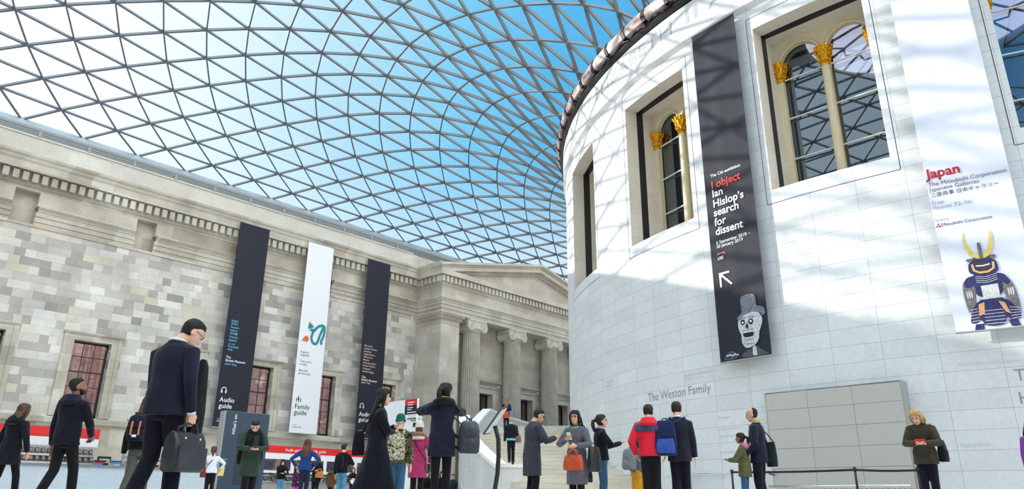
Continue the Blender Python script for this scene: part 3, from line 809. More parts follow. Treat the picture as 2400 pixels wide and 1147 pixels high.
for a in (163.7, 166.9):
    b_ = MB(); b_.tube([cyl(RD+.09, a, 1.21), cyl(RD+.07, a, 1.14), cyl(RD, a, 1.12)], .012, 6); b_.xform(Matrix.Translation(-Vector(rl.location))).build('bracket', M_CHROME, rl)
# ---- banners ---------------------------------------------------------------
def wavy(mb, w, z0, z1, amp, seed, y=0, nx=16, nz=24, th=.012):
    r_ = random.Random(seed); ph = [r_.uniform(0, 6) for _ in range(4)]
    def P(u, z): return (u, y-amp*(math.sin(u*5+ph[0])+.6*math.sin(u*9+ph[1]+z*.15)), z)
    F = [[P(-w/2+w*i/nx, z0+(z1-z0)*j/nz) for i in range(nx+1)] for j in range(nz+1)]
    vs = [q for r in F for q in r]; nb = nx+1; N = len(vs)
    vs += [(q[0], q[1]+th, q[2]) for q in vs]; fs = []
    for j in range(nz):
        for i in range(nx):
            a = j*nb+i; fs.append((a, a+1, a+nb+1, a+nb)); fs.append((N+a, N+a+nb, N+a+nb+1, N+a+1))
    for j in range(nz):
        for i in (0, nx): a = j*nb+i; fs.append((a, a+nb, N+a+nb, N+a))
    mb.add(vs, fs); return mb
def chaikin(pts, it=2, r=.22):
    for _ in range(it):
        o = []
        for a, b in zip(pts, pts[1:]+pts[:1]): o += [(a[0]+(b[0]-a[0])*r, a[1]+(b[1]-a[1])*r), (b[0]-(b[0]-a[0])*r, b[1]-(b[1]-a[1])*r)]
        pts = o
    return pts
def poly(mb, pts, y, mi=0, off=0):
    """flat printed shape (u,z)"""
    pts = [(p[0], p[1]) for p in pts]
    if 5 <= len(pts) <= 24: pts = chaikin(pts)
    mb.add([(u, y, z) for u, z in pts], [tuple(range(len(pts)))], mi); return mb
def ell(cx, cz, rx, rz, n=24, a0=0, a1=2*pi, rot=0):
    out = []
    for i in range(n):
        a = a0+(a1-a0)*i/(n if abs(a1-a0-2*pi) < 1e-6 else n-1); x, z = rx*math.cos(a), rz*math.sin(a)
        out.append((cx+x*math.cos(rot)-z*math.sin(rot), cz+x*math.sin(rot)+z*math.cos(rot)))
    return out
def stroke(mb, pts, w, y, mi=0):
    """one continuous ribbon"""
    pts = [Vector((p[0], p[1])) for p in pts]; n = len(pts); vs = []
    for i, p in enumerate(pts):
        d = (pts[min(i+1, n-1)]-pts[max(i-1, 0)]); d = d.normalized() if d.length else Vector((1, 0)); nr = Vector((-d.y, d.x))*w/2
        if 0 < i < n-1:
            e = (pts[i+1]-p).normalized(); k = max(.5, abs(nr.normalized().dot(Vector((-e.y, e.x))))); nr = nr/k
        yy = y-.00015*i; vs += [(p.x-nr.x, yy, p.y-nr.y), (p.x+nr.x, yy, p.y+nr.y)]
    mb.add(vs, [(2*i, 2*i+2, 2*i+3, 2*i+1) for i in range(n-1)], mi)
def spline(P, k=6):
    P = [Vector(p) for p in P]; Q = [P[0]]+P+[P[-1]]; out = []
    for i in range(1, len(Q)-2):
        for j in range(k):
            t_ = j/k; a, b_, c_, d_ = Q[i-1:i+3]
            out.append(.5*((2*b_)+(c_-a)*t_+(2*a-5*b_+4*c_-d_)*t_*t_+(3*b_-a-3*c_+d_)*t_**3))
    return out+[P[-1]]
PY = -.012
def banner(label, loc, rotz, w, z0, z1, mat_, seed, amp=.004, bars=True, reach=.36):
    b = thing('banner', label, 'banner', loc, rotz, 'hanging banners of the court')
    auto_smooth(wavy(MB(), w, z0, z1, amp, seed).build('banner_cloth', mat_, b), 50)
    if bars:
        MB().tube([(-w/2-.02, .005, z1), (w/2+.02, .005, z1)], .03, 8).build('top_pole', M_GREYP, b)
        MB().tube([(-w/2-.02, .005, z0), (w/2+.02, .005, z0)], .03, 8).build('bottom_pole', M_GREYP, b)
        for s in (-1, 1): MB().tube([(s*w*.42, .01, z1), (s*w*.42, reach, z1-.02)], .02, 8).build('bracket', M_GREYP, b)
    return b
def letters(b, items, name='lettering'):
    """items: (text, u, z baseline, cap height, material, bold)"""
    for s, u, z, hgt, m_, bo in items:
        mb = MB(); put_text(mb, s, lambda x, q: (x, PY, q), hgt, bo, at=(u, z)); mb.build(name, m_, b, fixn=False)
def wall_banner(label, x0, x1, mat_, seed):
    return banner(label, ((x0+x1)/2, 34.12, 0), 0, x1-x0, 4.05, 16.5, mat_, seed), (x0+x1)/2
def headphones(mb, u, z, y=PY):
    pts = [(u+.145*math.cos(a), z+.16+.17*math.sin(a)) for a in np.linspace(pi*1.05, -.05*pi, 16)]
    stroke(mb, pts, .05, y); poly(mb, ell(u-.125, z+.08, .05, .09), y-.006); poly(mb, ell(u+.125, z+.08, .05, .09), y-.006)
# 1: languages
b, c = wall_banner('dark navy banner listing languages in pale blue, left of the white family banner', -26.5, -24.5, M_NAVY, 1)
L = ['English.', '한국어.', 'Deutsch.', 'Italiano.', '日本語.', 'Français.', 'Español.', 'عربي', 'Русский.', '中文.']
it = [(s, -26.22-c, 10.2-.194*k, .115, M_CYAN, .01) for k, s in enumerate(L)]
it += [('The', -26.26-c, 8.0, .145, M_PRINTW, .02), ('British Museum', -26.26-c, 7.81, .145, M_PRINTW, .02), ('your way', -26.26-c, 7.62, .14, M_CYAN, .01),
       ('Audio', -26.28-c, 5.49, .27, M_PRINTW, .02), ('guide', -26.28-c, 5.14, .27, M_PRINTW, .02), ('Supported by', -26.28-c, 4.51, .05, M_PRINTW, 0), ('KOREAN AIR', -26.28-c, 4.36, .085, M_PRINTW, .02)]
letters(b, it); mb = MB(); headphones(mb, -26.1-c, 5.98); mb.build('headphone_symbol', M_PRINTW, b, fixn=False)
# 2: family
b, c = wall_banner('white banner with a teal serpent picture reading Family guide', -21.63, -19.66, M_PRINTW, 2)
it = [(s, -21.39-c, z, .14, M_TEAL, .0) for s, z in (('Explore', 9.03), ('together.', 8.84), ('Take turns', 8.44), ('to play.', 8.26), ('Beat the', 7.86), ('grown-ups!', 7.67))]
it += [('Family', -21.42-c, 5.53, .31, M_PRINTK, .0), ('guide', -21.42-c, 5.17, .31, M_PRINTK, .0), ('Supported by', -21.42-c, 4.53, .045, M_PRINTK, 0), ('KOREAN AIR', -21.42-c, 4.38, .075, M_PRINTK, .01)]
letters(b, it)
mb = MB()
for u, z, k in ((-21.33, 5.98, .6), (-21.2, 5.98, .95), (-21.05, 5.98, .55)):
    u -= c; poly(mb, ell(u, z+.3*k, .04*k, .045*k, 12), PY); poly(mb, [(u-.065*k, z+.14*k), (u-.05*k, z+.24*k), (u+.05*k, z+.24*k), (u+.065*k, z+.14*k), (u+.03*k, z+.1*k), (u+.025*k, z-.06), (u-.025*k, z-.06), (u-.03*k, z+.1*k)], PY)
mb.build('family_symbol', M_PRINTK, b, fixn=False)
mb = MB(); cz = lambda u, z: (u-c, z)
loop = [cz(-20.98, 10.78), cz(-20.75, 10.62), cz(-20.66, 10.45), cz(-20.72, 10.1), cz(-20.62, 9.82), cz(-20.42, 9.72), cz(-20.26, 9.85), cz(-20.12, 10.3), cz(-19.95, 10.8), cz(-19.85, 10.95), cz(-19.8, 10.75), cz(-19.84, 10.3), cz(-19.98, 9.95), cz(-19.92, 9.75)]
loop2 = [cz(-20.62, 10.5), cz(-20.3, 10.88), cz(-20.0, 11.0), cz(-19.82, 10.92)]
stroke(mb, spline(loop), .17, PY); stroke(mb, spline(loop2), .17, PY-.012); poly(mb, [cz(-21.02, 10.98), cz(-20.8, 11.0), cz(-20.6, 10.82), cz(-20.58, 10.55), cz(-20.8, 10.5), cz(-21.03, 10.62)], PY-.002)
mb.build('serpent_picture', plain('turquoise_print', srgb(34, 140, 150), .7, 0, .35, 30), b, fixn=False)
mb = MB(); poly(mb, ell(-20.68-c, 10.72, .06, .05), PY-.004); poly(mb, [cz(-21.05, 10.62), cz(-20.8, 10.66), cz(-20.8, 10.62), cz(-21.05, 10.57)], PY-.004); mb.build('serpent_eye', M_PRINTW, b, fixn=False)
mb = MB(); poly(mb, [cz(-21.45, 9.72), cz(-21.2, 10.15), cz(-21.1, 10.1), cz(-21.05, 10.2), cz(-20.86, 9.98), cz(-21.02, 9.72), cz(-21.2, 9.82)], PY); poly(mb, [cz(-21.02, 11.02), cz(-20.98, 11.12), cz(-20.84, 11.05), cz(-20.88, 10.98)], PY-.004); mb.build('orange_picture', plain('orange_print', srgb(222, 112, 60), .7), b, fixn=False)
# 3: themes
b, c = wall_banner('dark navy banner listing collections in peach letters, right of the white family banner', -16.76, -14.75, M_NAVY, 3)
L = ['Mummies.', 'Ancient Greece.', 'Jewellery.', 'Anglo-Saxons.', 'African art.', 'Money.', 'Asian porcelain.', 'Roman Empire.', 'Sculpture.', 'Ancient Egypt.']
it = [(s, -16.54-c, 10.18-.1965*i, .125, M_PEACH, .01) for i, s in enumerate(L)]
it += [('The', -16.56-c, 8.0, .15, M_PRINTW, .02), ('British Museum', -16.56-c, 7.82, .15, M_PRINTW, .02), ('your way', -16.56-c, 7.65, .145, M_PEACH, .01),
       ('Audio', -16.56-c, 5.48, .28, M_PRINTW, .02), ('guide', -16.56-c, 5.12, .28, M_PRINTW, .02), ('Supported by', -16.58-c, 4.53, .05, M_PRINTW, 0), ('KOREAN AIR', -16.58-c, 4.37, .085, M_PRINTW, .02)]
letters(b, it); mb = MB(); headphones(mb, -16.38-c, 5.98); mb.build('headphone_symbol', M_PRINTW, b, fixn=False)
# 4: exhibition banner on the drum
def drum_banner(label, a, w, z0, z1, mat_, seed, amp): return banner(label, cyl(23.32, a, 0), rad(a+90), w, z0, z1, mat_, seed, amp, True, .45)
b = drum_banner('tall black banner reading I object with a laughing skeleton in a top hat', 170.72, 1.98, 4.8, 18.0, M_NAVY, 4, .008)
PY = -.016; c = -3.435
it = [('The Citi exhibition', -4.14-c, 11.66, .125, M_PRINTW, .015), ('I object', -4.14-c, 11.2, .3, M_RED, .035)]
it += [(s, -4.14-c, z, .3, M_PRINTW, .03) for s, z in (('Ian', 10.86), ('Hislop’s', 10.46), ('search', 10.11), ('for', 9.74), ('dissent', 9.38))]
it += [('6 September 2018 –', -4.15-c, 9.04, .125, M_PRINTW, .01), ('20 January 2019', -4.15-c, 8.89, .125, M_PRINTW, .01), ('Supported by', -4.14-c, 8.66, .045, M_PRINTW, 0), ('citi', -4.15-c, 8.44, .15, M_PRINTW, .02)]
letters(b, it)
mb = MB(); stroke(mb, [(-4.12-c+.2*math.cos(x)+.14, 8.56+.1*math.sin(x)) for x in np.linspace(pi*.92, pi*.1, 10)], .025, PY); mb.build('red_arc', M_RED, b, fixn=False)
mb = MB(); stroke(mb, [(-4.11-c, 7.43), (-4.11-c, 7.92), (-3.72-c, 7.92)], .075, PY); stroke(mb, [(-4.09-c, 7.9), (-3.66-c, 7.46)], .075, PY-.001); mb.build('arrow_symbol', M_PRINTW, b, fixn=False)
M_BONE = plain('bone_print', srgb(205, 203, 208), .7, 0, .3, 14); M_HAT = plain('hat_print', srgb(120, 124, 136), .7, 0, .4, 16); M_COAT = plain('coat_print', srgb(78, 80, 92), .7, 0, .5, 14)
q = lambda L: [(u-c, z) for u, z in L]
mb = MB(); poly(mb, q([(-4.29, 4.84), (-4.2, 5.02), (-4.0, 5.16), (-3.78, 5.1), (-3.66, 4.86)]), PY); poly(mb, q([(-3.6, 4.84), (-3.42, 5.06), (-3.2, 5.1), (-3.0, 5.22), (-2.8, 5.06), (-2.52, 4.88), (-2.52, 4.84)]), PY); mb.build('coat_picture', M_COAT, b, fixn=False)
mb = MB()
poly(mb, q([(-3.56, 6.14), (-3.4, 6.3), (-3.0, 6.36), (-2.72, 6.28), (-2.62, 6.05), (-2.66, 5.86), (-2.8, 5.62), (-2.82, 5.4), (-2.98, 5.22), (-3.25, 5.14), (-3.42, 5.2), (-3.5, 5.42), (-3.47, 5.62), (-3.58, 5.84)]), PY-.004)
poly(mb, q([(-3.1, 5.16), (-2.98, 5.2), (-2.96, 4.9), (-3.12, 4.9)]), PY-.003)
for k in range(6): poly(mb, ell(-4.1+.08*k-c, 5.0+.02*math.sin(k*2), .045, .03), PY-.005)
for k in range(4): poly(mb, ell(-3.02-c, 5.1-.07*k, .08, .026), PY-.006)
skp = mb.build('skeleton_picture', M_BONE, b, fixn=False)
mb = MB()
for u, z, r in ((-3.38, 6.04, .085), (-3.07, 6.02, .095)): poly(mb, ell(u-c, z, r, r*1.1), PY-.008)
poly(mb, q([(-3.3, 5.88), (-3.22, 6.0), (-3.17, 5.86), (-3.22, 5.78)]), PY-.008)
poly(mb, q([(-3.43, 5.64), (-3.3, 5.71), (-3.1, 5.71), (-2.99, 5.64), (-3.03, 5.52), (-3.2, 5.47), (-3.36, 5.52)]), PY-.008)
stroke(mb, q([(-3.5, 6.14), (-3.38, 6.2), (-3.26, 6.16)]), .02, PY-.008); stroke(mb, q([(-3.18, 6.16), (-3.06, 6.2), (-2.92, 6.14)]), .02, PY-.008)
stroke(mb, q([(-3.4, 5.34), (-3.28, 5.27), (-3.14, 5.3), (-3.02, 5.27)]), .014, PY-.008)
for k in range(8): stroke(mb, q([(-3.42+.055*k, 5.79), (-3.42+.055*k, 5.71)]), .01, PY-.009); stroke(mb, q([(-3.4+.052*k, 5.46), (-3.4+.052*k, 5.38)]), .01, PY-.009)
poly(mb, ell(-4.06-c, 4.96, .1, .05), PY-.004)
mb.build('face_picture', M_PRINTK, skp, fixn=False)
mb = MB()
for u, r in ((-3.38, .04), (-3.07, .045)): poly(mb, ell(u-c, 6.03, r, r), PY-.011)
for k in range(7): poly(mb, q([(-3.38+.05*k, 5.715), (-3.34+.05*k, 5.715), (-3.34+.05*k, 5.665), (-3.38+.05*k, 5.665)]), PY-.011); poly(mb, q([(-3.33+.04*k, 5.51), (-3.3+.04*k, 5.51), (-3.3+.04*k, 5.47), (-3.33+.04*k, 5.47)]), PY-.011)
mb.build('teeth_picture', M_PRINTW, skp, fixn=False)
mb = MB(); poly(mb, q([(-3.41, 6.92), (-3.1, 6.98), (-2.8, 6.92), (-2.8, 6.5), (-2.74, 6.44), (-3.36, 6.36), (-3.38, 6.5)]), PY-.010); poly(mb, q([(-3.62, 6.22), (-3.4, 6.34), (-3.36, 6.42), (-2.76, 6.52), (-2.52, 6.42), (-2.48, 6.2), (-2.62, 6.12), (-2.66, 6.26), (-3.0, 6.36), (-3.36, 6.26), (-3.56, 6.14)]), PY-.012); mb.build('top_hat_picture', M_HAT, b, fixn=False)
# 5: Japan banner
b = drum_banner('tall white banner reading Japan with a picture of samurai armour', 188.62, 2.04, 4.76, 18.0, plain('white_banner_cloth', srgb(222, 224, 238), .75, 0, .03, 3), 5, .008)
c = 3.83; DR = plain('dark_red_print', srgb(170, 22, 40), .7)
M_GRP = plain('grey_print', srgb(90, 92, 104), .7); M_GRP2 = plain('pale_grey_print', srgb(160, 164, 180), .7)
letters(b, [('Japan', 2.85-c, 9.4, .3, DR, .035), ('The Mitsubishi Corporation', 2.85-c, 9.14, .125, M_GRP, .0), ('Japanese Galleries', 2.85-c, 8.98, .125, M_GRP, .0), ('三菱商事 日本ギャラリー', 2.85-c, 8.80, .11, M_PRINTK, 0), ('Free', 2.84-c, 8.56, .125, M_GRP2, 0), ('Rooms 92–94', 2.84-c, 8.41, .125, M_GRP2, 0), ('Sponsored by', 2.84-c, 8.05, .045, M_PRINTK, 0), ('Mitsubishi Corporation', 2.98-c, 7.87, .095, M_PRINTK, 0)])
mb = MB()
for a in (90, 210, 330):
    d = Vector((math.cos(rad(a)), math.sin(rad(a)))); e = Vector((-d.y, d.x)); o_ = Vector((2.9-c, 7.9))
    poly(mb, [o_, o_+d*.04+e*.025, o_+d*.08, o_+d*.04-e*.025], PY)
mb.build('three_diamond_mark', DR, b, fixn=False)
q = lambda L: [(u-c, z) for u, z in L]
M_HORN = plain('horn_print', srgb(222, 200, 96), .7, 0, .15); M_ARM = plain('indigo_print', srgb(44, 44, 96), .7, 0, .45, 20); M_ARM2 = plain('armour_grey_print', srgb(120, 112, 112), .7, 0, .45, 22); M_LACE = plain('pale_lace_print', srgb(210, 208, 206), .7, 0, .2, 20)
mb = MB()
for s in (-1, 1):
    m_ = 3.75
    poly(mb, q([(m_+s*.03, 6.86), (m_+s*.14, 6.92), (m_+s*.25, 7.12), (m_+s*.3, 7.4), (m_+s*.29, 7.62), (m_+s*.35, 7.4), (m_+s*.34, 7.1), (m_+s*.24, 6.86), (m_+s*.1, 6.76), (m_+s*.02, 6.76)]), PY-.004)
mb.build('horn_picture', M_HORN, b, fixn=False)
mb = MB(); poly(mb, q([(3.36, 6.79), (3.5, 6.76), (4.0, 6.78), (4.1, 6.84), (4.08, 6.72), (3.98, 6.7), (3.92, 6.84), (3.6, 6.86), (3.5, 6.7), (3.42, 6.69)]), PY-.003); poly(mb, q([(3.71, 6.78), (3.81, 6.78), (3.8, 7.22), (3.72, 7.22)]), PY-.006)
for s, L in ((-1, [(3.3, 6.22), (3.18, 6.12), (3.16, 5.64), (3.22, 5.2), (3.4, 5.2), (3.44, 5.7), (3.5, 6.1)]), (1, [(4.1, 6.3), (4.34, 6.0), (4.4, 5.4), (4.36, 5.0), (4.2, 5.1), (4.12, 5.6), (4.06, 6.1)])): poly(mb, q(L), PY-.002)
mb.build('armour_sleeve_picture', M_ARM2, b, fixn=False)
mb = MB()
poly(mb, q([(3.44, 6.74), (4.06, 6.74), (4.1, 6.36), (3.96, 6.3), (4.18, 6.26), (4.3, 6.0), (4.2, 5.92), (4.1, 6.06), (4.08, 5.66), (3.46, 5.66), (3.46, 6.04), (3.36, 5.96), (3.2, 6.0), (3.28, 6.26), (3.54, 6.3), (3.38, 6.4)]), PY-.005)
poly(mb, q([(3.42, 5.62), (4.12, 5.62), (4.42, 5.02), (4.14, 4.94), (4.04, 5.1), (3.98, 4.86), (3.52, 4.86), (3.46, 5.06), (3.34, 4.96), (3.16, 4.98)]), PY-.005)
poly(mb, q([(3.3, 4.94), (3.5, 4.94), (3.48, 4.78), (3.26, 4.78)]), PY-.003); poly(mb, q([(4.06, 4.98), (4.26, 4.98), (4.3, 4.8), (4.1, 4.8)]), PY-.003)
mb.build('armour_picture', M_ARM, b, fixn=False)
mb = MB()
for k in range(5): stroke(mb, q([(3.22+.0*k, 5.02+.08*k), (3.42, 5.04+.08*k)]), .016, PY-.008); stroke(mb, q([(3.54, 4.92+.09*k), (4.0, 4.92+.09*k)]), .016, PY-.008); stroke(mb, q([(4.14, 5.0+.08*k), (4.38, 5.03+.06*k)]), .016, PY-.008)
for k in range(4): stroke(mb, q([(3.52, 6.1+.055*k), (3.76, 6.06+.055*k), (4.02, 6.12+.055*k)]), .014, PY-.008)
poly(mb, q([(3.6, 5.98), (4.0, 6.0), (3.99, 5.66), (3.6, 5.64)]), PY-.009); stroke(mb, q([(3.46, 5.62), (4.08, 5.63)]), .05, PY-.009)
for k in range(3): poly(mb, ell(3.25-c+.05*k, 5.78, .02, .12), PY-.008); poly(mb, ell(4.2-c+.05*k, 5.74, .02, .12), PY-.008)
mb.build('lacing_picture', M_LACE, b, fixn=False)
mb = MB(); stroke(mb, q([(3.5, 6.62), (3.52, 6.44), (3.64, 6.36), (3.84, 6.36), (3.98, 6.44), (4.0, 6.62)]), .06, PY-.010); poly(mb, q([(3.46, 5.48), (3.6, 5.52), (3.56, 5.2), (3.42, 5.16)]), PY-.008); poly(mb, q([(3.92, 5.52), (4.06, 5.46), (4.14, 5.14), (4.04, 5.2)]), PY-.008); mb.build('orange_cord_picture', plain('ochre_print', srgb(226, 170, 120), .7), b, fixn=False)
mb = MB(); poly(mb, q([(3.56, 6.66), (3.94, 6.66), (3.92, 6.44), (3.75, 6.38), (3.58, 6.44)]), PY-.012); mb.build('mask_picture', plain('mask_print', srgb(64, 52, 58), .6), b, fixn=False)
mb = MB(); stroke(mb, q([(3.58, 6.56), (3.75, 6.54), (3.92, 6.57)]), .035, PY-.014); poly(mb, ell(3.8-c, 5.82, .03, .03), PY-.012); mb.build('moustache_picture', M_PRINTW, b, fixn=False)

# ================================================================ STAIRCASE
st = thing('staircase', 'broad pale stone staircase curving up round the white drum', 'staircase', (0, 0, 0))
mb = MB(); RS0, RS1 = 22.9, 28.35
def sector(mb, r0, r1, a0, a1, z0, z1, n=1, mi=0, z1b=None):
    z1b = z1 if z1b is None else z1b
    for i in range(n):
        a, b = a0+(a1-a0)*i/n, a0+(a1-a0)*(i+1)/n; za, zb = z1+(z1b-z1)*i/n, z1+(z1b-z1)*(i+1)/n
        P = [cyl(r0, a, z0), cyl(r1, a, z0), cyl(r1, b, z0), cyl(r0, b, z0), cyl(r0, a, za), cyl(r1, a, za), cyl(r1, b, zb), cyl(r0, b, zb)]
        mb.hexa(P, mi)
NS = 18; RZ = 3.33/NS
for k in range(NS):
    a1 = 163-1.5*k
    sector(mb, RS0, RS1, a1-1.5, a1, FL, (k+1)*RZ-.03, 1); sector(mb, RS0, RS1, a1-1.5, a1+.03, (k+1)*RZ-.03, (k+1)*RZ, 1)
sector(mb, RS0, RS1, 125.7, 136, 0, 3.33, 5)
for k in range(6):
    a1 = 125.7-1.2*k; sector(mb, RS0, RS1, a1-1.2, a1, 0, 3.33+(k+1)*.18, 1)
sector(mb, RS0, RS1, 92, 118.5, 0, 4.41, 10)
mb.build('steps', M_STEP, st)
mb = MB(); RP0, RP1 = 28.3, 28.72
PAR = [(154.2, 1.44, 136, 4.12, 12), (136, 4.12, 125.7, 4.10, 6), (125.7, 4.10, 118.4, 5.42, 5), (118.4, 5.42, 92, 5.1, 14)]
for a0, z0, a1, z1, n in PAR: sector(mb, RP0, RP1, a0, a1, FL, z0, n, 0, z1)
sector(mb, RP0-.35, RP1, 154.2, 155.6, 0, 1.42, 1)
par = mb.build('parapet', M_SIDE, st)
mb = MB()
for a0, z0, a1, z1, n in PAR:
    for i in range(n):
        a, b = a0+(a1-a0)*i/n, a0+(a1-a0)*(i+1)/n; za, zb = z0+(z1-z0)*i/n, z0+(z1-z0)*(i+1)/n
        mb.hexa([cyl(RP0-.06, a, za), cyl(RP1+.06, a, za), cyl(RP1+.06, b, zb), cyl(RP0-.06, b, zb), cyl(RP0-.06, a, za+.13), cyl(RP1+.06, a, za+.13), cyl(RP1+.06, b, zb+.13), cyl(RP0-.06, b, zb+.13)])
sector(mb, RP0-.4, RP1+.06, 154.1, 155.7, 1.42, 1.55, 1)
mb.build('coping', M_COPE, par)
for a, z in ((142, 3.0), (139.5, 3.3), (133, 3.75), (129, 3.75)):
    MB().add([cyl(RP0-.01, a, z-.12), cyl(RP0-.01, a-.22, z-.12), cyl(RP0-.01, a-.22, z+.12), cyl(RP0-.01, a, z+.12)], [(0, 1, 2, 3)]).build('parapet_hole', M_BLACK, par, fixn=False)  # flat black rectangles drawn for small holes in the parapet

# ================================================================ DESKS AND SIGNS
DY = 20.0
def xat(px, y): return on_y(px, 1120, y).x
xa, xb = xat(-40, DY), xat(505, DY)
dk = thing('information_desk', 'long pale desk with a grey top below the red header on the left', 'desk', ((xa+xb)/2, DY, FL))
L = (xb-xa)/2
MB().box(-L, L, 0, .85, 0, 1.04).build('front_panel', plain('pale_desk_panel', srgb(186, 198, 208), .5, 0, .05), dk)
MB().box(-L-.03, L+.03, -.06, .9, 1.04, 1.11).build('worktop', plain('grey_worktop', srgb(120, 122, 124), .5, 0, .08), dk)
MB().box(-L-.02, L+.02, -.02, .86, 0, .1).build('kickboard', M_BLACK, dk)
def zy(px, py, y): return on_y(px, py, y).z-FL
def header(name, label, px0, px1, y, rows, posts=True):
    x0, x1 = xat(px0, y), xat(px1, y)
    return x0, x1
# header board behind the desk
hy = 21.3; x0, x1 = xat(-60, hy), xat(215, hy); z1 = zy(215, 1006.5, hy); z0 = zy(215, 1049, hy); zr = zy(215, 1030, hy)
hb = thing('header_sign', 'red and white header sign standing behind the left desk', 'sign', ((x0+x1)/2, hy, FL)); w = (x1-x0)/2
MB().box(-w, w, 0, .06, zr, z1).build('red_band', M_RED, hb); MB().box(-w, w, 0, .05, z0, zr).build('white_panel', M_PRINTW, hb)
for s in (-1, 1): MB().box(s*w*.9-.04, s*w*.9+.04, .05, .12, 0, z0+.1).build('post', M_GREYP, hb)
mb = MB(); put_text(mb, 'k', lambda x, q: (x, -.004, q), .2, .02, at=(xat(94, hy)-(x0+x1)/2, zr+.09)); mb.build('lettering', M_PRINTW, hb, fixn=False)
# racks of handsets
M_HAND = plain('dark_handset', (.02, .02, .024), .35, 0, .3)
M_SCREEN = plain('handset_face', srgb(120, 96, 90), .4, 0, .5, 30)
def handset(loc, rz, grp, label):
    o = thing('handset', label, 'handset', loc, rz, grp)
    mb = MB(); mb.extrude_x([(0, 0), (.05, 0), (.1, .2), (.06, .21)], -.055, .055); cs_ = mb.build('case', M_HAND, o)
    MB().add([(-.04, .012, .09), (.04, .012, .09), (.04, .044, .185), (-.04, .044, .185)], [(0, 1, 2, 3)]).build('screen', M_SCREEN, cs_, fixn=False); return o
def copy_tree(o, parent=None):
    c = o.copy(); COL.objects.link(c)
    if parent: c.parent = parent
    for ch in list(o.children): copy_tree(ch, c)
    return c
def rack(label, x0, x1, y, zs, n, grp, hlabel):
    r = thing('handset_rack', label, 'rack', ((x0+x1)/2, y, zs[0])); w = (x1-x0)/2
    proto = None
    for i, z in enumerate(zs):
        MB().box(-w, w, -.02+.16*i, .16+.16*i, z-zs[0], z-zs[0]+.03).build('shelf', M_GREYP, r)
        MB().box(-w, w, -.03+.16*i, -.015+.16*i, z-zs[0], z-zs[0]+.06).build('lip', M_CHROME, r)
        for k in range(n):
            loc = (x0+(k+.5)/n*2*w, y+.02+.16*i, z+.03)
            if proto is None: proto = handset(loc, 0, grp, hlabel)
            else: q = copy_tree(proto); q.location = loc
    MB().box(-w, w, .16*len(zs)-.02, .16*len(zs), 0, zs[-1]-zs[0]+.32).build('back_panel', M_GREYP, r)
rack('two-tier rack of dark handsets on the left desk', xat(40, 20.25), xat(214, 20.25), 20.25, (1.11+FL, 1.36+FL), 12, 'handsets on the left desk rack', 'dark audio handset standing in the two-tier rack on the left desk')
# books and souvenirs on the desk
BC = [(70, 120, 190), (220, 60, 50), (30, 30, 36), (230, 226, 215), (60, 150, 170), (40, 60, 110), (206, 170, 60), (180, 180, 186), (24, 28, 60), (240, 240, 240), (150, 40, 60), (40, 140, 200)]
bx = xat(222, 20.3); k = 0
BL = ['sky blue', 'scarlet', 'black', 'cream', 'turquoise', 'dark blue', 'mustard', 'silver grey', 'midnight blue', 'white', 'crimson', 'bright blue']
for i in range(12):
    lay = i % 3; wx = .26+.05*((i*7) % 3)
    if lay == 0 and i: bx += .5
    o = thing('book', BL[i]+' hardback book lying in a low pile on the left desk', 'book', (bx+.02*lay, 20.3+.03*(i % 2), FL+1.11+.055*lay), .1*((i*5) % 3-1), 'books on the left desk')
    MB().box(-wx/2, wx/2, -.11, .11, .004, .046).build('pages', M_PRINTW, o)
    mb = MB(); mb.box(-wx/2-.006, wx/2+.006, -.116, .112, 0, .005); mb.box(-wx/2-.006, wx/2+.006, -.116, .112, .046, .052); mb.box(-wx/2-.006, wx/2+.006, -.118, -.112, 0, .052); mb.build('cover', plain('book_%d' % i, srgb(*BC[i]), .5), o)
for i, (px, hgt, c, cn) in enumerate(((236, .3, (20, 20, 22), 'black'), (292, .34, (70, 170, 215), 'pale blue'), (312, .3, (60, 80, 150), 'violet blue'), (350, .36, (225, 225, 220), 'white'), (366, .26, (215, 60, 50), 'red'))):
    o = thing('display_box', cn+' upright display box at the back of the left desk', 'box', (xat(px, 20.62), 20.62, FL+1.11))
    MB().box(-.2, .2, -.06, .06, 0, hgt).build('carton', plain('box_%d' % i, srgb(*c), .5, 0, .3, 20), o); MB().box(-.16, .16, -.064, -.06, hgt*.3, hgt*.75).build('picture', plain('boxp_%d' % i, srgb(200, 190, 170), .6, 0, .6, 30), o)
# audio guide stand right of the slab
sy = 23.6; x0, x1 = xat(600, sy), xat(960, sy); c = (x0+x1)/2; w = (x1-x0)/2
ag = thing('audio_guide_stand', 'wide audio guide stand with red header behind the small crowd', 'stand', (c, sy, FL))
zA, zB, zC, zD = [zy(800, py, sy) for py in (1054.5, 1070, 1084, 1108)]
MB().box(-w, w, 0, .3, zB, zA).build('red_header', M_RED, ag); MB().box(-w, w, 0.02, .3, zD-.12, zB).build('white_panel', M_PRINTW, ag)
mb = MB(); put_text(mb, 'Audio guide and mobile guide', lambda x, q: (x, -.004, q), .13, .01, at=(xat(662, sy)-c, zB+.09)); mb.build('lettering', M_PRINTW, ag, fixn=False)
m, t, p, o = new_mat('picture_panel'); nz = t.noise(obj_coord(t), 1.6, 3, .7); t.L.new(t.ramp(nz, [(.42, srgb(52, 46, 62)), (.56, srgb(70, 62, 78)), (.62, srgb(150, 110, 84)), (.7, srgb(70, 120, 160))]), p.inputs['Base Color'])
n = 5
for i in range(n): MB().box(-w+.1+2*w*i/n, -w+2*w*(i+1)/n-.1, 0, .02, zD, zC).build('picture_panel', m, ag)
MB().box(-w, w, -.1, .6, 0, .74).build('cabinet', M_GREYP, ag)
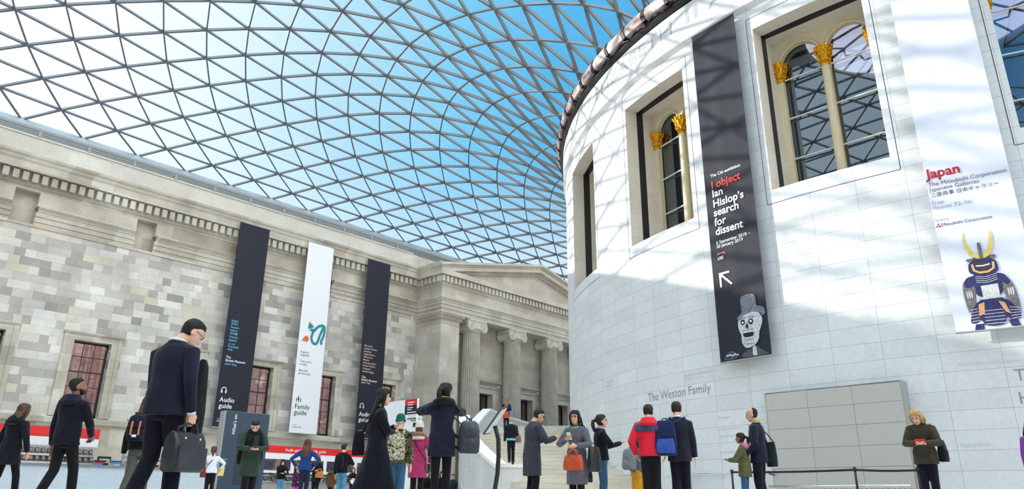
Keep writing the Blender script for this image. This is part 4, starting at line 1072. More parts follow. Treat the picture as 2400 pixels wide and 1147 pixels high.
MB().box(-w, w, .25, .32, .9, zD).build('back_panel', M_GREYP, ag)
rack('two-tier handset rack under the pictures of the audio guide stand', c-w+.2, c+w-.3, sy-.14, (.75+FL, 1.0+FL), 22, 'handsets on the audio guide stand', 'dark audio handset standing in the rack under the audio guide pictures')
# tall slab sign
p0 = at_depth(528, 962, 21.6); p1 = on_y(632, 973, p0.y)
sl_ = thing('slab_sign', 'tall dark blue slab sign reading What’s on with a grey side', 'sign', (p0.x, p0.y, FL)); w = p1.x-p0.x; hz = (p0.z+p1.z)/2-FL
MB().box(0, w, 0, .28, 0, hz).build('slab_body', M_GREYP, sl_); MB().box(.05, w, -.02, 0, .05, hz-.01).build('front_face', M_BLUE, sl_)
mb = MB(); put_text(mb, 'What’s on', lambda x, q: (-q, -.024, x), .1, .02, at=(hz-.67, -.38)); mb.build('lettering', M_PRINTW, sl_, fixn=False)
MB().box(.5, w-.14, -.03, -.021, .5, hz-.65).build('poster_frame', plain('slab_poster', srgb(38, 50, 68), .4, 0, .15), sl_)
mb = MB()
for k in range(3): mb.box(.1, .26-.03*k, -.024, -.02, 1.18-.035*k, 1.195-.035*k)
mb.build('small_print', M_GREYP, sl_)
# free-standing map pane
p0 = at_depth(975, 935, 18.5); X = p0.x
def yx(px): d = ray(px, 1000); return CAMY+d.y*((X-CAMX)/d.x)
ya, yb, ym = yx(893), yx(975), yx(947)
mp = thing('map_sign', 'white map sign with a red and black column beyond the green-capped boy', 'sign', (X, (ya+yb)/2, FL)); w = (ya-yb)/2; cy = (ya+yb)/2; hz = p0.z-FL
MB().box(0, .06, -w, w, .3, hz).build('panel', M_PRINTW, mp)
for s in (-1, 1): MB().box(.06, .12, s*w*.8-.03, s*w*.8+.03, 0, hz-.1).build('post', M_GREYP, mp)
dz = lambda py: zy2(py)
def zy2(py): d = ray(960, py); return .4-FL+d.z*((X-CAMX)/d.x)
zc = [zy2(v) for v in (937, 951, 972, 1018)]
MB().box(-.006, 0, yb-cy, ym-cy, zc[1], hz).build('red_square', M_RED, mp); MB().box(-.006, 0, yb-cy, ym-cy, zc[2], zc[1]).build('black_square', M_PRINTK, mp)
mb = MB()
for k, (zq, a, b) in enumerate(((zc[0]-.09, .12, .4), (zc[0]-.15, .12, .36), (zc[1]-.07, .1, .35), (zc[1]-.12, .1, .3), (zc[1]-.19, .1, .5), (zc[1]-.25, .1, .55))): mb.box(-.012, -.006, ym-cy-b*.9, ym-cy-a, zq, zq+.022)
mb.build('white_lines', M_PRINTW, mp)
mb = MB()
for k in range(3): z = zc[2]-.12-k*.34; mb.box(-.012, 0, ym-cy-.46, ym-cy-.12, z, z+.022); mb.box(-.012, 0, ym-cy-.46, ym-cy-.26, z-.05, z-.034); mb.box(-.012, 0, ym-cy-.46, ym-cy-.36, z-.2, z-.1)
mb.build('black_lines', M_PRINTK, mp)
# lectern sign on a curved post
Q = [at_depth(px, py, d) for px, py, d in ((1134.5, 1020, 11.7), (1149, 1017, 12.25), (1191.5, 953.5, 12.45), (1176.5, 959.5, 11.9))]
ft = at_depth(1160, 1147, 12.1); le = thing('lectern_sign', 'slanted map lectern on a slim curved dark post before the stairs', 'sign', (ft.x, ft.y, FL)); off = -Vector((ft.x, ft.y, FL))
nq = (Q[1]-Q[0]).cross(Q[3]-Q[0]).normalized()
if nq.dot(EYE-Q[0]) < 0: nq = -nq
cq = sum(Q, Vector())/4
mb = MB(); mb.hexa([q+off-nq*.03 for q in Q]+[q+off for q in Q]); mb.build('tray', M_BLACK, le)
mb = MB(); mb.hexa([cq+(q-cq)*.9+off for q in Q]+[cq+(q-cq)*.9+off+nq*.006 for q in Q]); mb.build('map_face', plain('map_print', srgb(226, 232, 236), .4, 0, .1, 20), le)
mid = at_depth(1164, 1001, 12.08)
mb = MB(); mb.tube([mid+off-nq*.03, at_depth(1168, 1030, 12.1)+off, at_depth(1168.5, 1070, 12.1)+off, at_depth(1166, 1110, 12.1)+off, ft+off, Vector((-.03, 0, .0))], .036, 10); mb.build('post', M_BLACK, le, smooth=True)
MB().tube([(-.03, 0, 0), (-.03, 0, .02)], .2, 24).build('base_plate', M_BLACK, le)
# barrier
M_POST = plain('dark_maroon_post', srgb(34, 18, 24), .4)
bp = []
def post_at(px, py, label):
    q = on_z(px, py, .97+FL); o = thing('barrier_post', label, 'barrier post', (q.x, q.y, FL), 0, 'barrier posts'); bp.append(q)
    MB().tube([(0, 0, 0), (0, 0, .012), (0, 0, .03)], [.17, .17, .05], 24).build('base', M_POST, o, smooth=False)
    MB().tube([(0, 0, .02), (0, 0, .97)], .03, 14).build('tube', M_POST, o, smooth=True); MB().tube([(0, 0, .9), (0, 0, 1.0)], .042, 14).build('belt_head', M_POST, o, smooth=True)
post_at(1715, 1104, 'dark barrier post left of the girl in the green jacket'); post_at(2003, 1098, 'dark barrier post standing before the grey panelled box'); post_at(2150, 1099, 'dark barrier post behind the woman with the red phone')
def belt(p, q, label):
    p, q = Vector(p), Vector(q); o = thing('barrier_belt', label, 'barrier belt', (p.x, p.y, .9+FL)); d = (q-p); u = d.normalized()
    n = 10; R = []
    for i in range(n+1):
        a = Vector((d.x*i/n, d.y*i/n, -.02*math.sin(pi*i/n))); s = Vector((-u.y, u.x, 0))*.003
        R.append([a+s+Vector((0, 0, .0)), a-s+Vector((0, 0, .0)), a-s+Vector((0, 0, .055)), a+s+Vector((0, 0, .055))])
    MB().rings(R).build('webbing', M_POST, o)
belt(bp[0], bp[1], 'black belt strung past the man in the suit'); belt(bp[1], bp[2], 'black belt strung between the post and the woman with the phone')
w_ = Vector(cyl(23.05, 172.0, .9)); b0 = on_z(1802, 1112, .9+FL); belt(b0, w_, 'short black belt running back to the white round wall')
# low truss on the floor
ta, tb = on_z(1802, 1140, .76), on_z(2135, 1138, .76)
dr = (tb-ta); dr.z = 0; Lt = dr.length
tr = thing('truss', 'low silver truss lying along the foot of the grey panelled box', 'truss', (ta.x, ta.y, FL), math.atan2(dr.y, dr.x))
MB().tube([(0, 0, .55), (Lt, 0, .55)], .03, 10).build('top_chord', M_CHROME, tr, smooth=True); MB().tube([(0, 0, .06), (Lt, 0, .06)], .03, 10).build('bottom_chord', M_CHROME, tr, smooth=True)
mb = MB(); nn = 14
for i in range(nn):
    cx = (i+.5)*Lt/nn; r = Lt/nn*.42
    mb.tube([(cx+r*math.cos(a), 0, .30+.22*math.sin(a)) for a in np.linspace(0, 2*pi, 20)[:-1]], .014, 6, closed=True)
mb.build('ring_bracing', M_CHROME, tr, smooth=True)
for i in (0, 1): MB().box(Lt*i-.03, Lt*i+.03, -.2, .2, 0, .05).build('foot', M_CHROME, tr)
# trolley case by the woman with the phone
q = on_z(2203, 1108, .98+FL); tcse = thing('trolley_case', 'trolley case with a tall silver handle behind the woman with the phone', 'suitcase', (q.x, q.y, FL), .4)
MB().box(-.18, .18, -.11, .11, .05, .38).build('case_body', M_BLACK, tcse)
for s in (-1, 1): MB().tube([(s*.08, 0, .36), (s*.08, 0, .95)], .012, 8).build('handle_tube', M_CHROME, tcse, smooth=True)
MB().tube([(-.1, 0, .97), (.1, 0, .97)], .02, 8).build('grip', M_BLACK, tcse, smooth=True)
for s in (-1, 1): MB().tube([(s*.15-.015, 0, .045), (s*.15+.015, 0, .045)], .045, 12).build('wheel', M_BLACK, tcse, smooth=True)

# ================================================================ PEOPLE
SKIN_L = plain('skin_light', srgb(226, 178, 152), .55, 0, .06, 12); SKIN_A = plain('skin_tan', srgb(214, 164, 132), .55, 0, .06, 12); SKIN_B = plain('skin_brown', srgb(150, 104, 80), .55, 0, .06, 12)
M_EYE = plain('eye_dark', (.02, .015, .012), .2); M_LIP = plain('lip', srgb(176, 96, 90), .5)
HAIR = {k: plain('hair_'+k, c, .6, 0, .3, 18, .25, .3) for k, c in dict(black=(.012, .010, .010), dark=(.03, .018, .013), brown=(.09, .045, .025), auburn=(.10, .04, .022), blond=srgb(186, 146, 92), dirty=srgb(150, 108, 66), grey=srgb(150, 148, 142)).items()}
LIME = plain('lime_lanyard', srgb(150, 230, 30), .5)
M_GLASSES = plain('spectacle_wire', (.05, .05, .055), .3, .6)
def soft(o, vox, it=5, fac=.5):
    r = o.modifiers.new('union', 'REMESH'); r.mode = 'VOXEL'; r.voxel_size = vox; r.use_smooth_shade = True
    s = o.modifiers.new('smooth', 'SMOOTH'); s.factor = fac; s.iterations = it
    return o
def rotX(a): return Matrix.Rotation(a, 3, 'X')
def rotZ(a): return Matrix.Rotation(a, 3, 'Z')
HEADP = [(-.118, .066, .015, .026), (-.106, .084, 0, .040), (-.085, .090, -.03, .052), (-.055, .091, -.058, .063), (-.02, .092, -.078, .070), (.015, .090, -.090, .0745), (.045, .094, -.096, .076), (.075, .085, -.091, .071), (.10, .058, -.068, .054), (.117, .02, -.03, .026)]
def head_rings(grow=0, zmin=-1, fcut=None, seg=22, prof=HEADP):
    R = []
    for z, yf, yb, w in prof:
        if z < zmin: continue
        if fcut: yf = min(yf, fcut(z))
        yf += grow; yb2 = yb-grow; ww = w+grow
        cy = (yf+yb2)/2; ry = (yf-yb2)/2
        zz_ = z+(grow if z > .08 else 0)
        ring = []
        for k in range(seg):
            a = 2*pi*k/seg; c, s = math.cos(a), math.sin(a)
            e = .88
            ring.append((ww*math.copysign(abs(c)**e, c), cy+ry*math.copysign(abs(s)**e, s), zz_))
        R.append(ring)
    return R
def ik(sh, wr, l1, l2, hint):
    sh, wr = Vector(sh), Vector(wr); d = wr-sh; D = d.length
    if D > (l1+l2)*.995: wr = sh+d*((l1+l2)*.995/D); d = wr-sh; D = d.length
    a = (l1*l1-l2*l2+D*D)/(2*D); h = math.sqrt(max(l1*l1-a*a, 0)); u = d/D
    hv = Vector(hint); hv = hv-u*hv.dot(u)
    if hv.length < 1e-5: hv = Vector((0, -1, 0))-u*(-u.y)
    return sh+u*a+hv.normalized()*h, wr
ARM = dict(down=((.25, .03, .83), (.5, -.8, 0)), swing_f=((.24, .22, .88), (.4, -.8, -.2)), swing_b=((.27, -.2, .86), (.4, -.7, .2)), phone=((.06, .33, 1.14), (.9, -.2, -.7)), high=((.08, .3, 1.5), (1, -.1, -.5)),
           hip=((.26, .0, 1.0), (1, -.5, 0)), pocket=((.25, .1, .92), (.6, -.8, 0)), cross=((-.06, .23, 1.14), (.8, -.1, -.6)), chest=((.08, .26, 1.22), (.8, -.2, -.6)), strap=((.14, .17, 1.34), (.9, -.2, -.8)),
           low=((.12, .3, .98), (.8, -.5, -.4)), carry=((.29, .04, .80), (.5, -.8, 0)), raise_=((.2, .34, 1.24), (.6, -.3, -.8)), show=((.12, .36, 1.22), (.7, -.2, -.7)))
ALLP = []
def person(label, px, py, H, face, skin=SKIN_A, arms=('down', 'down'), head=(0, 0), lean=0, stride=.0, female=False, top=None, bottom=None, hair=('short', 'black'), fc=False, z0=FL, vox=.011, group=None, sit=False, extra=None, curl=.7, wide=1.0, tilt=0):
    """local frame: +y ahead of the body, +x its right; body height 1.75 before scaling.  head = (turn to its right, nod down)"""
    s = H/1.75
    L = rad(lean); dz = -.43 if sit else 0
    def T(p):
        v = Vector(p); v.z -= .95; v = rotX(-L) @ v; v.z += .95+dz; return v
    sw_ = (.178 if female else .198)*wide
    neck = T((0, -.015, 1.49)); hb = T((0, .012, 1.632))
    hy, hp = rad(head[0]), rad(head[1])
    HR = rotX(-L*.5) @ rotZ(-hy) @ rotX(-hp) @ Matrix.Rotation(rad(tilt), 3, 'Y')
    base = neck+(HR @ Vector((0, .045, .145)))
    def HM(p): return base+HR @ Vector(p)
    # place
    vtop = HM((0, 0, .125))
    zt = z0+vtop.z*s
    q0 = on_z(px, py, zt); av = math.atan2(q0.y-CAMY, q0.x-CAMX); rz = av-rad(face)-pi/2
    c_, s_ = math.cos(rz), math.sin(rz)
    ox, oy = (vtop.x*c_-vtop.y*s_)*s, (vtop.x*s_+vtop.y*c_)*s
    loc = (q0.x-ox, q0.y-oy, z0)
    root = thing('person', label, 'person', loc, rz, group, s); root['_s'] = 0; del root['_s']
    # ---------------- body
    b = MB(); N = 16
    def oval(c, rx, ry, n=N): return [(c[0]+rx*math.cos(2*pi*k/n), c[1]+ry*math.sin(2*pi*k/n), c[2]) for k in range(n)]
    tor = [(.86, .0, .15, .10), (.95, 0, .155, .105), (1.1, .0, .135, .095), (1.25, 0, .15, .105), (1.38, -.005, .16, .10), (1.44, -.01, .13, .08), (1.485, -.01, .062, .06)]
    b.rings([[T(q) for q in oval((0, y, z), rx, ry)] for z, y, rx, ry in tor])
    b.tube([T((0, -.012, 1.40)), neck, base+HR @ Vector((0, -.012, -.06))], [.062, .056, .056], 12)
    b.rings([[HM(q) for q in r] for r in head_rings()])
    nb = [(0, .088, .022, .009), (0, .098, .0, .012), (0, .110, -.022, .017), (0, .108, -.034, .019), (0, .088, -.042, .012)]
    b.tube([HM(q[:3]) for q in nb], [q[3] for q in nb], 8)
    for sd in (-1, 1):
        b.rings([[HM((sd*(.074+.006*k), -.008+ry*math.cos(2*pi*j/10), -.012+rz_*math.sin(2*pi*j/10))) for j in range(10)] for k, (ry, rz_) in enumerate(((.02, .028), (.026, .034), (.02, .028)))])
    b.rings([[HM((rx*math.cos(2*pi*j/10), y, -.064+rz_*math.sin(2*pi*j/10))) for j in range(10)] for y, rx, rz_ in ((.08, .03, .018), (.095, .024, .012))])
    hands = {}; el_ = {}
    for sd, spec in ((-1, arms[0]), (1, arms[1])):
        if isinstance(spec, str): wr, hint = ARM[spec]
        else: wr, hint = spec
        sh = T((sd*sw_*.92, -.01, 1.388)); w_ = T((sd*wr[0], wr[1], wr[2])); hint = (sd*hint[0], hint[1], hint[2])
        e, w_ = ik(sh, w_, .30, .265, hint); el_[sd] = (sh, e, w_)
        b.tube([sh, sh.lerp(e, .5), e, e.lerp(w_, .4), w_], [.052, .046, .038, .037, .027], 10)
        d = (w_-e).normalized(); inw = Vector((-sd, .25, 0)); inw = (inw-d*inw.dot(d)).normalized(); side = d.cross(inw).normalized()
        if spec in ('phone', 'chest', 'cross', 'low', 'show'):
            inw = Vector((-sd*.5, .1, .75)); inw = (inw-d*inw.dot(d)).normalized(); side = d.cross(inw).normalized()
        palm = w_+d*.095
        b.rings([[w_+d*u+side*(rx*math.cos(2*pi*j/10))+inw*(ry*math.sin(2*pi*j/10)) for j in range(10)] for u, rx, ry in ((-.02, .026, .02), (.02, .032, .017), (.06, .042, .017), (.098, .040, .014))])
        fs = 1 if side.dot(Vector((0, 1, .4))) > 0 else -1     # thumb side
        for k, ln in enumerate((.072, .082, .076, .060)):
            o0 = w_+d*.092+side*fs*(.030-.0205*k); a1 = curl*.45*(1+.12*k); pts = [o0]; dd = d.copy(); p_ = o0
            for j, f in enumerate((.45, .32, .23)):
                ang = a1*(j+.6); v = d*math.cos(ang)+inw*math.sin(ang); p_ = p_+v*ln*f; pts.append(p_)
            b.tube(pts, [.0092, .0088, .008, .0068], 7)
        o0 = w_+d*.03+side*fs*.03; p1 = o0+(d*.6+side*fs*.6+inw*.3).normalized()*.035; p2 = p1+(d*.85+side*fs*.15+inw*.5).normalized()*.034
        b.tube([o0-d*.01, p1, p2], [.013, .0105, .0085], 7)
        hands[sd] = (palm, d, inw, side)
    legs = {}
    for sd in (-1, 1):
        hpv = Vector((sd*.078, 0, .92+dz))
        if sit: ft = Vector((sd*.11, .5, .09)); hint = (0, 1, 1)
        else:
            k = stride*.5*(1 if sd > 0 else -1); ft = Vector((sd*.08, k-.03, .09 if k >= 0 else .09+abs(k)*.28)); hint = (0, 1, 0)
        ll = .43 if sit else max(.417, (ft-hpv).length*.5025); kn, ft = ik(hpv, ft, ll, ll, hint); legs[sd] = (hpv, kn, ft)
        b.tube([hpv+Vector((0, 0, .03)), hpv.lerp(kn, .5), kn, kn.lerp(ft, .35), ft], [.08, .068, .048, .047, .034], 10)
        b.tube([ft+Vector((0, -.04, -.04)), ft+Vector((0, .05, -.05)), ft+Vector((0, .13, -.065))], [.035, .034, .02], 8)
    soft(b.build('body', skin, root), vox*.8, 3, .4)
    if fc:
        for sd in (-1, 1):
            m_ = MB(); m_.rings([[HM((sd*.033+rx*math.cos(2*pi*j/10), y, .012+rz_*math.sin(2*pi*j/10))) for j in range(10)] for y, rx, rz_ in ((.080, .015, .007), (.0925, .014, .006), (.0945, .008, .003))]); m_.build('eye', M_EYE, root, smooth=True)
            m_ = MB(); m_.tube([HM((sd*.016, .094, .034)), HM((sd*.034, .096, .040)), HM((sd*.052, .086, .035))], [.004, .0045, .003], 6); m_.build('eyebrow', HAIR[hair[1]] if hair[1] in HAIR else HAIR['dark'], root)
        m_ = MB(); m_.tube([HM((-.024, .090, -.064)), HM((0, .099, -.062)), HM((.024, .090, -.064))], [.004, .0075, .004], 6); m_.build('mouth', M_LIP, root)
    # ---------------- lower garments
    if bottom:
        kind, mat_ = bottom[0], bottom[1]; fit = bottom[2] if len(bottom) > 2 else 1.0
        m_ = MB()
        if kind == 'trousers':
            m_.rings([oval((0, 0, z+dz), rx*wide, ry) for z, rx, ry in ((.80, .145, .105), (.9, .158, .112), (1.0, .15, .105), (1.04, .145, .1))])
            for sd in (-1, 1):
                h_, k_, f_ = legs[sd]; f2 = f_+Vector((0, 0, -.035))
                m_.tube([h_+Vector((0, 0, -.0)), h_.lerp(k_, .4), k_, k_.lerp(f2, .4), f2], [.088*fit, .084*fit, .07*fit, .068*fit, .062*fit], 14)
        else:
            zb = bottom[3]; m_.rings([oval((0, 0, z+dz), rx, ry) for z, rx, ry in ((zb, .22*fit, .19*fit), (.8, .2, .16), (1.0, .165, .12))])
        soft(m_.build(kind, mat_, root), vox*1.15, 4)
    for sd in (-1, 1):
        f_ = legs[sd][2]; m_ = MB()
        m_.rings([[(f_.x+rx*math.cos(2*pi*k/14), f_.y+yy+ry*math.sin(2*pi*k/14), f_.z-.09+z) for k in range(14)] for z, rx, ry, yy in ((0, .046, .135, .045), (.025, .048, .138, .045), (.05, .044, .125, .04), (.075, .040, .085, .0), (.11, .044, .056, -.015))])
        m_.build('shoe', M_BLACK, root, smooth=True)
    # ---------------- upper garment
    if top:
        mat_ = top['m']; hem = top.get('hem', .86); fl = top.get('flare', 1.0); ft_ = top.get('fit', 1.0)
        m_ = MB(); W0 = sw_*ft_
        secs = [(1.50, .068, .066), (1.478, .10, .078), (1.452, W0*.64, .094), (1.425, W0*.83, .11), (1.375, W0*.97, .126), (1.30, W0*.97, .138), (1.15, W0*(.80 if female else .88), .128), (1.02, W0*(.86 if female else .89), .135)]
        zs = [q[0] for q in secs]
        z = .9
        while z > hem+.02: secs.append((z, W0*(.96 if female else .93)*(1+(fl-1)*(1-z/.95)*.6), .145*(1+(fl-1)*(1-z/.95)*.6))); z -= .12
        u = max(0, 1-hem/.95); secs.append((hem, W0*(.96 if female else .93)*(1+(fl-1)*u), .148*(1+(fl-1)*u)))
        R = []
        for z, rx, ry in secs:
            yo = -.01-(.22*stride*max(0, .9-z) if hem < .7 else 0)
            ring = oval((0, yo, z), rx, ry*top.get('deep', 1), 20)
            if z < .88:
                lo_ = max(0, .9-z); rx2 = max(rx, .198); ry2 = max(ry*top.get('deep', 1), .15+stride*.5*lo_/.9); ring = oval((0, yo*.3, z), rx2, ry2, 20)
            if .88 <= z < 1.06: ring = oval((0, yo, z), max(rx, .19), max(ry*top.get('deep', 1), .142), 20)
            if z < .95: ring = [(q[0], q[1]+.012*math.sin(5*math.atan2(q[1], q[0])+z*3), q[2]) for q in ring]
            R.append([T(q) if z >= .95 else Vector((q[0], q[1], q[2]+dz)) for q in ring])
        m_.rings(R)
        sl = top.get('sleeve', 1.0)
        for sd in (-1, 1):
            sh, e, w_ = el_[sd]; we = e.lerp(w_, sl*.96); k = top.get('bulk', 1.0)
            m_.tube([T((sd*sw_*.6, -.01, 1.405)), sh, sh.lerp(e, .45), e, e.lerp(we, .5), we], [.062*k, .07*k, .064*k, .056*k, .05*k, .043*k], 12)
        soft(m_.build(top.get('n', 'jacket'), mat_, root), vox*1.1, 4)
        if top.get('collar'):
            m_ = MB(); m_.tube([T((.085*math.cos(a), -.015+.085*math.sin(a), 1.475+.012*math.sin(-a))) for a in np.linspace(0, 2*pi, 19)[:-1]], .024, 8, closed=True); soft(m_.build('collar', top['collar'], root), .01, 3)
        if top.get('hood'):
            m_ = MB(); m_.rings([[T((rx*math.cos(a), -.03+y+ry*math.sin(a), z)) for a in np.linspace(0, 2*pi, 19)[:-1]] for z, rx, ry, y in ((1.38, .13, .05, -.1), (1.42, .15, .09, -.08), (1.47, .14, .11, -.04), (1.51, .12, .10, -.03), (1.53, .10, .085, -.025))])
            soft(m_.build('hood', top['hood'], root), .012, 3)
        if top.get('fur'):
            m_ = MB(); m_.tube([T((.13*math.cos(a), -.06+.13*math.sin(a), 1.46+.04*math.sin(-a))) for a in np.linspace(0, 2*pi, 19)[:-1]], .045, 8, closed=True); o_ = soft(m_.build('fur_trim', top['fur'], root), .012, 2)
        if top.get('shirt'):
            m_ = MB(); m_.rings([[T((x*w2, .118-.012*abs(x)*8*w2+yy, z)) for x, yy in ((-1, .0), (0, .014), (1, .0), (0, -.05))] for z, w2 in ((1.18, .012), (1.3, .035), (1.40, .05), (1.46, .058))]); m_.build('shirt_front', top['shirt'], root)
            m_ = MB(); m_.tube([T((.068*math.cos(a), -.012+.07*math.sin(a), 1.495-.012*math.sin(a))) for a in np.linspace(0, 2*pi, 17)[:-1]], .013, 8, closed=True); m_.build('shirt_collar', top['shirt'], root, smooth=True)
            for sd in (-1, 1):
                sh, e, w_ = el_[sd]; d = (w_-e).normalized(); m_ = MB(); m_.tube([w_-d*.03, w_+d*.008], [.038, .036], 12); m_.build('shirt_cuff', top['shirt'], root, smooth=True)
        if top.get('tie'):
            m_ = MB(); m_.tube([T((0, .07, 1.47)), T((0, .125, 1.36)), T((0, .14, 1.16))], [.018, .022, .03], 6, flat=.35); m_.build('necktie', top['tie'], root)
    # ---------------- hair and hats
    hk = hair[0]; hm = HAIR.get(hair[1]); hn = 'hair'
    m_ = MB()
    def hair_cap(front=.0, gr=.012, zmin=-.09):
        fcut = lambda z: (front-.012 if z < .045 else front+.03 if z < .07 else .08 if z < .09 else 9) if z < .09 else 9
        return [[HM(q) for q in r] for r in head_rings(gr, zmin, fcut)]
    if hk in ('short', 'long', 'pony', 'bob', 'medium'): m_.rings(hair_cap(.01 if hk == 'short' else .03, .012 if hk == 'short' else .02, -.06 if hk == 'short' else -.09))
    if hk == 'short':
        m_.rings([[HM((x*(.06), y, z)) for x, z in ((-1, .075), (-.5, .115), (.5, .115), (1, .075), (.6, .05), (-.6, .05))] for y in (.02, .075)])
    if hk == 'bald':
        m_.rings([[HM(q) for q in r] for r in head_rings(.009, -.07, lambda z: .0 if z < .04 else -.02)][:7])
    if hk in ('long', 'medium', 'bob'):
        Lh = dict(long=hair[2] if len(hair) > 2 else .42, medium=.26, bob=.14)[hk]
        R = []
        for u in np.linspace(0, 1, 7):
            z = 1.64-u*Lh-.0; w2 = .098*(1-.25*u*u)+.02*math.sin(u*3); yb = -.055-.035*u
            c = HM((0, -.05, .02-u*.1)) if u < .35 else T((0, yb-.03, 1.62-u*Lh*1.0))
            c = Vector((c.x, c.y-(.012 if hk == 'long' else 0), c.z)) if u >= .35 else c
            R.append([c+HR @ Vector((w2*math.cos(2*pi*k/16), (.055-.015*u)*math.sin(2*pi*k/16), 0)) for k in range(16)])
        m_.rings(R)
        for sd in (-1, 1):
            m_.tube([HM((sd*.06, .045, .085)), HM((sd*.086, .035, .03)), HM((sd*.086, .02, -.05)), HM((sd*.075, -.01, -.05-min(Lh*.5, .16)))], [.02, .026, .028, .02], 8)
    if hk == 'pony':
        m_.sphere(HM((0, -.115, .03)), .035, 10, 8)
        a = HM((0, -.12, .035)); dn = Vector((0, -.03, -.02))
        ps = [a, HM((0, -.165, .02)), HM((0, -.175, -.05)), HM((0, -.165, -.14)), HM((0, -.15, -.21))]
        m_.tube(ps, [.026, .034, .04, .034, .012], 10)
    if hk in ('beanie', 'cap'):
        hm = hair[1]; hn = 'hat'
        pr = [(.01, .092, -.098, .078), (.045, .094, -.1, .079), (.075, .09, -.096, .076), (.105, .075, -.085, .066), (.135, .055, -.065, .05), (.155, .02, -.035, .022)]
        m_.rings([[HM(q) for q in r] for r in head_rings(.014, -1, None, 22, pr)])
        m_.tube([HM((.09*math.cos(a), -.003+.11*math.sin(a), .02)) for a in np.linspace(0, 2*pi, 25)[:-1]], .018, 8, closed=True)
    if m_.v:
        hob = soft(m_.build(hn, hm, root), .010, 4)
    if hk == 'beanie' and len(hair) > 2 and hair[2] == 'pom':
        mp_ = MB(); mp_.sphere(HM((0, -.01, .2)), .055, 12, 10); mp_.build('pompom', hm, hob, smooth=True)
    if hk in ('beanie', 'cap') and len(hair) > 3:
        m2 = MB(); R = [[HM((.08*math.cos(2*pi*k/14), -.05-.02*u+.05*math.sin(2*pi*k/14), -.0-.2*u)) for k in range(14)] for u in np.linspace(0, 1, 5)]; m2.rings(R); soft(m2.build('hair', HAIR[hair[3]], root), .011, 3)
    P = dict(root=root, T=T, HM=HM, hands=hands, loc=loc, rz=rz, s=s, sw=sw_, el=el_, legs=legs, HR=HR, dz=dz)
    for e_ in (extra or []): e_(P)
    ALLP.append(P); return P
# ---------------- extras that are part of the person
def glasses(P):
    HM = P['HM']; m_ = MB()
    for sd in (-1, 1):
        m_.tube([HM((sd*.034+.022*math.cos(a), .102, .010+.017*math.sin(a))) for a in np.linspace(0, 2*pi, 15)[:-1]], .0026, 5, closed=True)
        m_.tube([HM((sd*.056, .1, .014)), HM((sd*.079, .03, .014)), HM((sd*.08, -.02, .008))], .0026, 5)
    m_.tube([HM((-.012, .102, .012)), HM((.012, .102, .012))], .0026, 5); m_.build('glasses', M_GLASSES, P['root'])
def lanyard(mat_=LIME, z=1.50):
    def f(P):
        T = P['T']; m_ = MB()
        m_.tube([T((.088*math.cos(a), -.01+(.10 if math.sin(a) > 0 else .075)*math.sin(a), z-(.075 if math.sin(a) > 0 else .02)*math.sin(a))) for a in np.linspace(0, 2*pi, 25)[:-1]], .0085, 6, closed=True)
        m_.build('lanyard', mat_, P['root'], smooth=True)
    return f
def scarf(mat_, r=.036, rr=.105, z=1.475):
    def f(P):
        T = P['T']; m_ = MB()
        m_.tube([T((rr*math.cos(a), .0+rr*1.0*math.sin(a), z-.02*math.sin(a)+.012*math.sin(3*a))) for a in np.linspace(0, 2*pi, 25)[:-1]], r, 10, closed=True)
        m_.tube([T((.04, .11, 1.46)), T((.05, .15, 1.35)), T((.05, .155, 1.2))], [.04, .038, .035], 8, flat=.5)
        soft(m_.build('scarf', mat_, P['root']), .011, 3)
    return f
def beard(mat_):
    def f(P):
        m_ = MB(); m_.rings([[P['HM'](q) for q in r] for r in head_rings(.007, -1, None, 22, [(-.128, .066, .03, .028), (-.106, .086, .01, .042), (-.085, .091, .0, .054), (-.06, .085, -.005, .064), (-.035, .03, -.012, .068), (-.01, .01, -.014, .071)])])
        soft(m_.build('beard', mat_, P['root']), .009, 3)
    return f
def strands(mat_):                       # white hair tie, sunglasses on head and the like
    def f(P):
        m_ = MB(); m_.tube([P['HM']((x, .07-.6*abs(x), .108-.25*abs(x))) for x in np.linspace(-.075, .075, 9)], .009, 6); m_.build('hair_band', mat_, P['root'], smooth=True)
    return f
